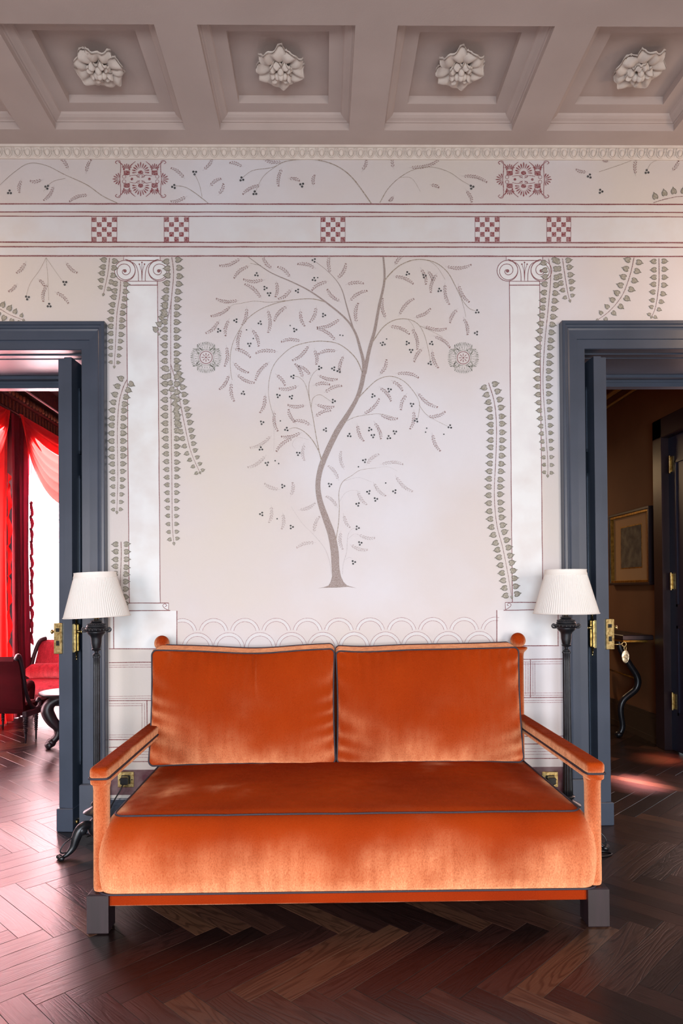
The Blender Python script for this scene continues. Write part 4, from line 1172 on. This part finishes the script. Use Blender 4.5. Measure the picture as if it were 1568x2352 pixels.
pr = survey(1301, 1560, 1, 3.52)
floor_lamp(pr.x, 3.52, 'black floor lamp with pleated white shade beside the right doorway', False, 0, math.radians(-28))
b = MB(); c = survey(1375, 1960, 2, 0)
b.tube(spline([(c.x-.10, c.y+.03, .0042), (c.x-.03, c.y+.025, .0042), (c.x+.035, c.y+.012, .0042), (c.x+.055, c.y-.02, .0042), (c.x+.02, c.y-.045, .0042), (c.x-.06, c.y-.05, .0042)], 8), .004, 8)
tag(b.build('lamp_flex', M_BLACK, None, True), 'loop of black flex lying on the floor behind the right sofa foot', 'cable')

# ------------------------------------------------------------------ red room beyond the left doorway
WX = -3.30
b = MB()
for y0, y1, z0, z1 in ((WY+TH, 5.45, 0, 3.7), (7.05, 7.5, 0, 3.7), (9.15, 9.6, 0, 3.7), (5.45, 7.05, 3.0, 3.7), (7.5, 9.15, 3.0, 3.7), (5.45, 7.05, 0, .12), (7.5, 9.15, 0, .12)):
    b.box(WX-.2, WX, y0, y1, z0, z1)
tag(b.build('wall_red_room_left', M_REDWALL), kind='structure')
tag(MB().box(-3.5, -.55, 9.5, 9.6, 0, 3.7).build('wall_red_room_far', M_REDWALL), kind='structure')
tag(MB().box(-.6, -.5, WY+TH, 9.6, 0, 3.7).build('wall_red_room_right', M_REDWALL), kind='structure')
tag(MB().box(-3.5, -.5, WY+TH, 9.6, 3.62, 3.7).build('ceiling_red_room', M_DCEIL), kind='structure')
b = MB(); b.box(WX, WX+.03, 7.12, 7.44, .1, 3.16); tag(b.build('trim_2', M_NAVY), kind='structure')
# cornice of the red room
b = MB(); b.box(WX, WX+.05, WY+TH, 9.5, 3.12, 3.34); b.box(WX, WX+.09, WY+TH, 9.5, 3.34, 3.42); b.box(WX, WX+.07, WY+TH, 9.5, 3.20, 3.215); b.box(WX, WX+.16, WY+TH, 9.5, 3.46, 3.62)
c3 = b.build('trim_3', M_CORN); tag(c3, kind='structure')
b = MB()
y = 4.6
while y < 9.3:
    b.ball((WX+.095, y, 3.375), .018, .024, .030, 8, 6); y += .085
    b.box(WX+.05, WX+.056, y, y+.03, 3.225, 3.32)
o = b.build('cornice_ornament', M_ORN, c3, True); o['kind'] = 'stuff'
b = MB(); b.box(WX+.15, WX+.165, WY+TH, 9.5, 3.435, 3.448); b.box(WX+.36, WX+.375, WY+TH, 9.5, 3.60, 3.62); b.box(WX+.62, WX+.64, WY+TH, 9.5, 3.60, 3.62)
b.build('white_bead', M_WHITE, c3)
for i, (y0, y1) in enumerate(((5.45, 7.05), (7.5, 9.15))):
    Wn = empty('window_%d' % (i+1), (WX, (y0+y1)/2, 0)); tag(Wn, kind='structure')
    b = MB(); ym = (y0+y1)/2; a0 = y0-ym; a1 = y1-ym
    for (ya, yb, za, zb) in ((a0, a0+.06, .12, 3.0), (a1-.06, a1, .12, 3.0), (a0, a1, 2.94, 3.0), (a0, a1, .12, .2), (a0, a1, 2.28, 2.36), (-.03, .03, .12, 3.0)):
        b.box(-.14, -.09, ya, yb, za, zb)
    b.build('window_frame', M_WHITE, Wn)
# curtains
def folds(x, y0, y1, z0, z1, amp, nf, m, name, parent, flare=0, seedp=0, hem=0):
    nu, nv = int(nf*10), 26; rows_ = []
    for j in range(nv+1):
        t = j/nv; z = z1+(z0-z1)*t; row = []
        for i in range(nu+1):
            u = i/nu; yy = y0+(y1-y0)*u
            am = amp*(.6+.5*t)
            row.append((x+am*math.sin(u*nf*2*PI+seedp+.5*math.sin(t*4+u*9))+flare*t**6, yy+.012*math.sin(u*nf*4*PI+t*3), z+(hem*math.sin(u*nf*2*PI) if j == nv else 0)))
        rows_.append(row)
    b = MB(); b.loft(rows_, closed=False); return b.build(name, m, parent, True)
def cascade(x, ya, z_top, z_bot, width, m, parent, n=7, seed=0):
    """ruffled edge of a jabot: a zig-zag of folded cloth down the edge of a panel"""
    nu, nv = 10, n*14; rows_ = []
    for j in range(nv+1):
        t = j/nv; z = z_top+(z_bot-z_top)*t; ph = t*n*2*PI+seed; row = []
        saw = (ph/(2*PI)) % 1; wd = width*(.5+.28*math.sin(ph)+.22*math.sin(2.3*ph+1))
        for i in range(nu+1):
            u = i/nu
            row.append((x+.03*math.sin(ph+u*3)*u, ya+wd*u, z-.045*u*math.cos(ph)))
        rows_.append(row)
    b = MB(); b.loft(rows_, closed=False); return b.build('ruffle', m, parent, True)
def swag(x, y0, y1, z0, drop, m, parent, lean=0):
    nu, nv = 40, 46; rows_ = []
    for j in range(nv+1):
        t = j/nv; row = []
        for i in range(nu+1):
            u = i/nu; yy = y0+(y1-y0)*u
            zz = z0-drop*t*(4*u*(1-u))**.62-.02*t
            xx = x+.035+.05*t+.022*math.sin(t*7*2*PI)*(4*u*(1-u))**.5
            row.append((xx, yy, zz))
        rows_.append(row)
    b = MB(); b.loft(rows_, closed=False); return b.build('swag', m, parent, True)
C1 = empty('curtain', (WX+.12, 6.3, 0)); tag(C1, 'bright scarlet window curtain at the left edge of the red room view', 'curtain', 'curtains of the red room')
C2 = empty('curtain', (WX+.12, 8.2, 0)); tag(C2, 'crimson curtain and scarlet swag round the far bright window', 'curtain', 'curtains of the red room')
def rel(o, C): o.location = -C.location; return o
X0 = WX+.10
rel(folds(X0, 6.55, 7.08, .01, 3.1, .032, 4, M_CURT, 'curtain_panel', C1, flare=.06), C1)
rel(cascade(X0+.05, 6.98, 2.5, .6, .10, M_CURT, C1, 6), C1)
rel(swag(X0, 5.4, 6.96, 3.14, .75, M_CURT, C1), C1)
rel(folds(X0-.05, 5.45, 6.6, .12, 3.0, .012, 12, M_SHEER, 'sheer', C1), C1)
rel(folds(X0+.02, 7.13, 7.56, .02, 3.14, .035, 4, M_CURTD, 'curtain_panel', C2, flare=.03), C2)
rel(cascade(X0+.05, 7.52, 2.3, .75, .06, M_CURTD, C2, 11), C2)
rel(swag(X0+.02, 7.22, 9.3, 3.16, .80, M_CURT, C2), C2)
rel(folds(X0-.04, 7.5, 9.15, .12, 3.0, .012, 16, M_SHEER, 'sheer', C2), C2)
rel(folds(X0+.02, 8.75, 9.2, .02, 3.1, .03, 4, M_CURT, 'curtain_panel', C2), C2)

# low chair seen from behind
def turned(b, x, y, z0, z1, r):
    n = 8; prof = [(.006, z0), (.010, z0+.07)]
    for i in range(n):
        za = z0+.075+(z1-z0-.08)*i/n; zb = z0+.075+(z1-z0-.08)*(i+1)/n; rr_ = r*(.62+.38*i/n)
        prof += [(rr_*.62, za), (rr_, (za+zb)/2), (rr_*.62, zb)]
    prof += [(r, z1)]
    b.lathe(prof, x, y, 14)
CH = empty('low_chair', (-2.80, 6.10, 0), -.06); tag(CH, 'low dark red leather chair with turned legs seen from behind in the red room', 'chair')
b = MB(); rings = []
for z, y, hw in ((.26, -.10, .29), (.30, -.115, .295), (.42, -.135, .30), (.56, -.155, .30), (.68, -.18, .295), (.735, -.205, .29), (.745, -.235, .285), (.72, -.255, .28)):
    hw -= .055; rings.append([(-hw, y, z), (hw, y, z), (hw, y+.045, z+.008), (-hw, y+.045, z+.008)])
b.loft([r[::-1] for r in rings][::-1]); b.build('backrest', M_LEATH, CH)
for s_ in (-1, 1):
    b = MB(); q = spline([(-.255, .735), (-.22, .765), (-.175, .73), (-.13, .60), (-.09, .46), (-.02, .34), (.08, .275), (.15, .285), (.17, .33), (.14, .35), (.12, .325)], 6)
    b.tube([(s_*.25, y, z) for y, z in q], [.019-.004*(i/len(q)) for i in range(len(q))], 10); b.build('side_scroll', M_DKWOOD, CH, True)
    b = MB(); b.box(s_*.25-.018, s_*.25+.018, -.11, .44, .225, .275, .004); b.build('seat_frame', M_DKWOOD, CH)
    for y, hh in ((-.09, 0), (.10, 0)):
        b = MB(); turned(b, s_*.25, y, 0, .225, .024); b.build('leg', M_DKWOOD, CH, True)
    b = MB(); b.tube(spline([(s_*.22, -.05, .44), (s_*.24, .0, .50), (s_*.23, .06, .47), (s_*.22, .06, .36)], 5), .03, 10); b.build('arm_roll', M_LEATH, CH, True)
b = MB(); b.box(-.23, .23, -.08, .42, .25, .34, .02); b.build('seat', M_LEATH, CH)
# settee
ST = empty('settee', (-2.38, 6.90, 0)); tag(ST, 'crimson velvet settee with dark wood scrolled end under the far window', 'settee')
b = MB(); rings = []
for z, y in ((.30, .42), (.40, .45), (.55, .50), (.70, .56), (.755, .60), (.78, .64)):
    rings.append([(-.70+(z-.3)*.10, y, z), (.75, y, z), (.75, y+.08, z), (-.70+(z-.3)*.10, y+.08, z)])
b.loft(rings); b.build('backrest', M_REDV, ST, True, angle=40)
b = MB(); b.box(-.68, .76, .28, .48, .40, .55, .04); b.build('bolster', M_REDV, ST, True, angle=60)
b = MB(); b.box(-.68, .76, -.30, .40, .30, .41, .03); b.build('seat', M_REDV, ST)
b = MB(); b.tube(spline([(-.62, .66, .80), (-.665, .60, .77), (-.70, .52, .60), (-.70, .44, .44), (-.70, .30, .34), (-.70, -.27, .28)], 6), .022, 10); b.build('side_scroll', M_DKWOOD, ST, True)
b = MB(); b.box(-.72, .78, -.31, .48, .22, .30, .006); b.build('seat_frame', M_DKWOOD, ST)
for x in (-.66, .7):
    for y in (-.27, .42):
        b = MB(); turned(b, x, y, 0, .22, .026); b.build('leg', M_DKWOOD, ST, True)
# round table
tp = survey(150, 1585, 2, .46)
TB = empty('side_table', (-2.15, 5.86, 0)); tag(TB, 'small round dark wood table on carved lion-paw legs in the red room', 'table')
b = MB(); b.lathe([(.10, .425), (.17, .430), (.205, .440), (.222, .450), (.226, .458), (.222, .465), (.216, .467), (.01, .463)], n=48); b.build('table_top', M_DKWOOD, TB, True, angle=40)
b = MB(); b.lathe([(.05, .10), (.065, .13), (.05, .18), (.045, .30), (.07, .40), (.11, .427)], n=24); b.build('pedestal', M_DKWOOD, TB, True)
for k in range(3):
    a_ = math.radians(200)+k*2*PI/3
    q = spline([(.05, .41), (.13, .37), (.155, .31), (.125, .235), (.08, .17), (.075, .11), (.10, .07), (.125, .05)], 6)
    b = MB(); b.tube([(r*math.cos(a_), r*math.sin(a_), z) for r, z in q], [.030+.022*math.sin(min(1, i/len(q)*1.6)*PI) for i in range(len(q))], 12)
    for g in (-1.5, -.5, .5, 1.5):
        aa = a_+g*.17; b.ball((.150*math.cos(aa), .150*math.sin(aa), .028), .030, .016, .028, 10, 8)
    b.ball((.125*math.cos(a_), .125*math.sin(a_), .045), .04, .04, .04, 12, 8)
    b.build('leg', M_DKWOOD, TB, True)

# ------------------------------------------------------------------ brown hall beyond the right doorway
HX = 2.80
tag(MB().box(HX, HX+.1, 5.62, 9.6, 0, 3.7).build('wall_hall_right', M_BROWN), kind='structure')
tag(MB().box(.5, 3.6, 9.5, 9.6, 0, 3.7).build('wall_hall_far', M_BROWN), kind='structure')
tag(MB().box(.5, .6, WY+TH, 9.6, 0, 3.7).build('wall_hall_left', M_BROWN), kind='structure')
tag(MB().box(.5, 3.6, WY+TH, 9.6, 3.3, 3.4).build('ceiling_hall', M_BROWN), kind='structure')
b = MB(); b.box(HX-.03, HX, 5.70, 9.5, 0, .20); b.box(HX-.022, HX, 5.70, 9.5, .20, .235); b.box(HX-.04, HX, 5.70, 9.5, 0, .05)
tag(b.build('baseboard_hall', M_DSKIRT), kind='structure')
b = MB(); b.tube([(HX-.05, 5.7, 3.14), (HX-.05, 9.5, 3.14)], .022, 8); b.tube([(HX-.02, 5.7, 3.06), (HX-.02, 9.5, 3.06)], .012, 8)
tag(b.build('trim_4', M_YELBEAD), kind='structure')
# dark door casing and door in the hall
D3 = empty('door_3', (HX, 5.12, 0)); tag(D3, kind='structure')
b = MB(); b.box(-.08, .04, .38, .52, 0, 2.66, .006); b.build('casing', M_DOORDK, D3)
b = MB(); b.box(-.08, .04, -.03, .52, 2.5, 2.66, .006); b.build('casing_head', M_DOORDK, D3)
b = MB(); b.box(-.02, .03, -.03, .38, .01, 2.5, .004)
for z0, z1 in ((.3, 1.0), (1.15, 2.3)):
    for (ya, yb, za, zb) in ((.04, .27, z0, z0+.02), (.04, .27, z1-.02, z1), (.04, .06, z0, z1), (.25, .27, z0, z1)): b.box(-.03, -.02, ya, yb, za, zb)
lf = b.build('door_leaf', M_NAVYD, D3)
for z in (.40, 1.35, 2.28):
    b = MB(); b.tube([(-.03, .345, z-.07), (-.03, .345, z+.07)], .010, 10); b.box(-.026, -.019, .30, .345, z-.06, z+.06); b.build('hinge', M_BRASS, lf, True, angle=40)
b = MB(); b.box(HX, HX+.1, WY+TH, 4.48, 0, 3.7); b.box(HX, HX+.1, 4.48, 5.12, 2.35, 3.7); b.box(HX, HX+.1, 5.12, 5.62, 2.6, 3.7); b.box(HX, HX+.1, 5.12, 5.16, 0, 2.6)
tag(b.build('wall_hall_corner', M_BROWN), kind='structure')
# framed engraving
PF = empty('framed_picture', (HX, 6.21, 1.66)); tag(PF, 'framed engraving with gilt and black frame hanging on the brown hall wall', 'picture')
PF.rotation_euler = (0, 0, 0)
def frame_ring(y, z, w_, x0, x1, m, name):
    b = MB(); b.box(x0, x1, -y, y, z-w_, z, .002); b.box(x0, x1, -y, y, -z, -z+w_, .002); b.box(x0, x1, -y, -y+w_, -z+w_, z-w_, .002); b.box(x0, x1, y-w_, y, -z+w_, z-w_, .002); b.build(name, m, PF)
frame_ring(.41, .335, .022, -.045, -.002, M_DKWOOD, 'outer_frame')
frame_ring(.388, .313, .022, -.038, -.002, M_GOLD, 'gilt_slip')
b = MB(); b.box(-.012, -.004, -.368, .368, -.293, .293); b.build('mount', M_MATT, PF)
b = MB(); b.box(-.0135, -.012, -.215, .215, -.185, .205); b.build('gilt_line', M_GOLD, PF)
b = MB(); b.box(-.015, -.0135, -.205, .205, -.175, .195); b.build('print', M_PRINT, PF)
# console table with serpentine legs
CT = empty('console_table', (HX-.035, 6.3, 0)); tag(CT, 'slim dark console table with one serpentine leg under the hall picture', 'table')
b = MB(); b.box(-.26, -.005, -.55, .5, .862, .905, .006); b.build('table_top', M_DKWOOD, CT)
b = MB(); b.box(-.235, -.03, -.50, .46, .84, .862, .003); b.build('apron', M_GOLD, CT)
for y in (-.30, .42):
    b = MB(); q = spline([(-.19, .85), (-.17, .76), (-.10, .64), (-.03, .52), (-.045, .42), (-.15, .33), (-.18, .24), (-.165, .10), (-.19, .03)], 8)
    b.tube([(x, y, z) for x, z in q], [.030-.012*abs(i/len(q)-.4) for i in range(len(q))], 10)
    b.ball((-.20, y, .028), .035, .035, .028, 12, 8)
    b.build('leg', M_IRON, CT, True)
b = MB(); b.tube([(-.04, -.30, .51), (-.04, .42, .53)], .008, 8); b.build('stretcher', M_GOLD, CT, True)
